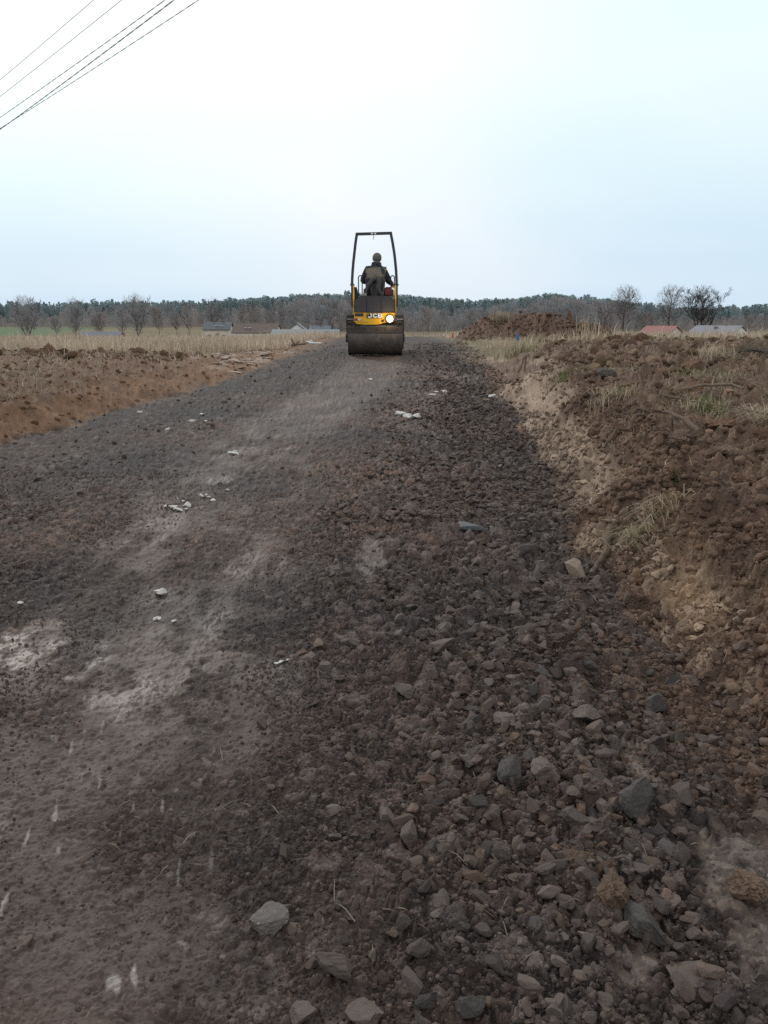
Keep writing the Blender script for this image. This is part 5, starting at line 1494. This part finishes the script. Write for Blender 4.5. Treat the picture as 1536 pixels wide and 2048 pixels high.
# ------------------------------------------------------------------ overhead lines
def lines():
    WIRE = plain("wire", (.15, .16, .18), .6)
    f = 1024 / math.tan(VFOV / 2)
    def ray(px, py, H):
        u = (1024 - py) / f; d = Vector(((px - 768) / f, math.cos(PITCH) + math.sin(PITCH) * u, -math.sin(PITCH) + math.cos(PITCH) * u))
        return Vector((0, 0, CAM_H)) + d * (H / d.z)
    L = [((0, 160), (187, 0), 6.6, .0058, "uppermost thin overhead wire crossing the top left of the sky"),
         ((0, 193), (243, 0), 6.4, .0058, "second thin overhead wire from the top, just below the uppermost"),
         ((0, 235), (330, 0), 6.2, .0058, "third thin overhead wire from the top, just above the twisted cable"),
         ((0, 259), (348, 0), 5.6, .0072, "thick twisted overhead cable, the darkest of the lines in the sky"),
         ((0, 257), (397, 0), 6.0, .0055, "lowest thin overhead wire, crossing the twisted cable near the left edge")]
    for (a, b, H, rad, lab) in L:
        A = ray(*a, H); B = ray(*b, H)
        d = (B - A).normalized()
        p0 = A - d * 30; p1 = B + d * 25; Lt = (p1 - p0).length
        bm = bmesh.new(); pts = []
        m = 60
        ta = 30 / Lt; tb = 1 - 25 / Lt
        for i in range(m + 1):
            t = i / m
            sag = .45 * (t - ta) * (t - tb)
            pts.append(p0 + (p1 - p0) * t + Vector((0, 0, sag * 4)))
        if "twisted" in lab:
            fine = []
            for i in range(m * 12):
                t = i / 12; k = min(int(t), m - 1); fine.append(pts[k].lerp(pts[k + 1], t - k))
            side = d.cross(Vector((0, 0, 1))).normalized(); upv = side.cross(d)
            for ph in range(2):
                q = []
                for i, p in enumerate(fine):
                    s = i * Lt / (m * 12) * 2 * PI / .95 + ph * PI
                    q.append(p + side * math.cos(s) * rad * 1.0 + upv * math.sin(s) * rad * 1.0)
                tube(bm, q, rad * .85, 5)
        else:
            tube(bm, pts, rad, 6)
        c = pts[m // 2]
        bmesh.ops.translate(bm, vec=-c, verts=bm.verts)
        o = bm_obj("overhead_cable" if "twisted" in lab else "overhead_wire", bm, WIRE, smooth=True); o.location = c
        tag(o, lab, "overhead line")

# ------------------------------------------------------------------ sky, light, camera
def sky():
    w = bpy.data.worlds.new("World"); scene.world = w; w.use_nodes = True
    nt = w.node_tree; nt.nodes.clear()
    out = nt.nodes.new("ShaderNodeOutputWorld")
    st = nt.nodes.new("ShaderNodeTexSky"); st.sky_type = 'NISHITA'; st.sun_disc = False
    st.sun_elevation = math.radians(SUN_EL); st.sun_rotation = math.radians(SUN_ROT); st.air_density = 1.2; st.dust_density = 3
    bg1 = nt.nodes.new("ShaderNodeBackground"); bg1.inputs[1].default_value = .08
    nt.links.new(st.outputs[0], bg1.inputs[0])
    tc = nt.nodes.new("ShaderNodeTexCoord")
    sep = nt.nodes.new("ShaderNodeSeparateXYZ"); nt.links.new(tc.outputs["Generated"], sep.inputs[0])
    # cloud sheet: the direction laid out on a plane overhead, stretched sideways
    def M(op, a, b=None):
        n = nt.nodes.new("ShaderNodeMath"); n.operation = op
        for i, v in enumerate((a, b)):
            if v is None: continue
            if isinstance(v, (int, float)): n.inputs[i].default_value = v
            else: nt.links.new(v, n.inputs[i])
        return n.outputs[0]
    z = M('MAXIMUM', sep.outputs[2], 0.0)
    den = M('ADD', z, .22)
    cx = M('DIVIDE', sep.outputs[0], den); cy = M('DIVIDE', sep.outputs[1], den)
    cmb = nt.nodes.new("ShaderNodeCombineXYZ"); nt.links.new(cx, cmb.inputs[0]); nt.links.new(M('MULTIPLY', cy, 1.3), cmb.inputs[1]); cmb.inputs[2].default_value = SKY_SEED
    n1 = noise(nt, .9, 2, .4, cmb.outputs[0]); n2 = noise(nt, .55, 2, .5, cmb.outputs[0])
    mixn = M('ADD', M('MULTIPLY', n1, .5), M('MULTIPLY', n2, .5))
    thin = ramp_node(nt, mixn, [(.42, 1.0), (.57, 0.0)])
    def patch(d, w):
        v = nt.nodes.new("ShaderNodeVectorMath"); v.operation = 'DOT_PRODUCT'
        nt.links.new(tc.outputs["Generated"], v.inputs[0]); v.inputs[1].default_value = Vector(d).normalized()
        return ramp_node(nt, v.outputs["Value"], [(w, 0.0), (1.0, 1.0)])
    blue = M('MAXIMUM', patch((-.50, 1.06, .15), .93), patch((.46, 1.10, .33), .945))
    thin = M('ADD', M('MULTIPLY', blue, .62), M('MULTIPLY', thin, .28))
    cloud = mix_col(nt, thin, (1.0, 1.0, 1.0), (.74, .94, .965))
    hz = ramp_node(nt, z, [(.0, 1.0), (.07, .85), (.15, .42), (.27, .0)])
    hzn = M('MULTIPLY', hz, M('ADD', .65, M('MULTIPLY', thin, .5)))
    c2 = mix_col(nt, hzn, cloud, (.55, .72, .885))
    bg2 = nt.nodes.new("ShaderNodeBackground"); nt.links.new(c2, bg2.inputs[0]); bg2.inputs[1].default_value = SKY_STR
    mx = nt.nodes.new("ShaderNodeMixShader"); mx.inputs[0].default_value = .92
    nt.links.new(bg1.outputs[0], mx.inputs[1]); nt.links.new(bg2.outputs[0], mx.inputs[2]); nt.links.new(mx.outputs[0], out.inputs[0])

SUN_EL, SUN_ROT, SKY_SEED, SKY_STR = 30, -28, 3.1, 1.10
def light_and_camera():
    s = bpy.data.lights.new("sun", 'SUN'); s.energy = 1.25; s.angle = math.radians(14); s.color = (1, .965, .92)
    o = link(bpy.data.objects.new("sun", s))
    el = math.radians(SUN_EL); az = math.radians(SUN_ROT)     # azimuth from +Y towards +X
    d = Vector((math.sin(az) * math.cos(el), math.cos(az) * math.cos(el), math.sin(el)))
    o.rotation_euler = d.to_track_quat('Z', 'Y').to_euler(); o.location = d * 50
    c = bpy.data.cameras.new("camera"); co = link(bpy.data.objects.new("camera", c))
    c.sensor_fit = 'VERTICAL'; c.sensor_height = 24; c.sensor_width = 18
    c.lens = 12 / math.tan(VFOV / 2); c.clip_start = .05; c.clip_end = 6000
    co.location = (0, 0, CAM_H); co.rotation_euler = (PI / 2 - PITCH, 0, 0)
    scene.camera = co

def main():
    import time
    t = time.time()
    def lap(s):
        nonlocal t
        print("LAP %s %.1f" % (s, time.time() - t)); t = time.time()
    near_ground(); lap("ground"); far_ground(); lap("far")
    stones(); lap("stones"); gravel(); lap("gravel"); clods(); lap("clods"); grasses(); lap("grass"); bank_things(); lap("bank")
    root, p = roller(); driver(*p); lap("roller")
    houses(); trees(); lap("trees"); woodland(); lines(); lap("wood")
    sky(); light_and_camera()
    scene.view_settings.view_transform = 'Standard'; scene.view_settings.look = 'None'
    scene.view_settings.exposure = 0; scene.view_settings.gamma = 1
    scene.cycles.use_denoising = False
    scene.cycles.sample_clamp_indirect = 2.0; scene.cycles.sample_clamp_direct = 12.0
    scene.cycles.max_bounces = 4; scene.cycles.diffuse_bounces = 2; scene.cycles.glossy_bounces = 2
    scene.render.resolution_x = 768; scene.render.resolution_y = 1024

NCOLS = 1250
main()
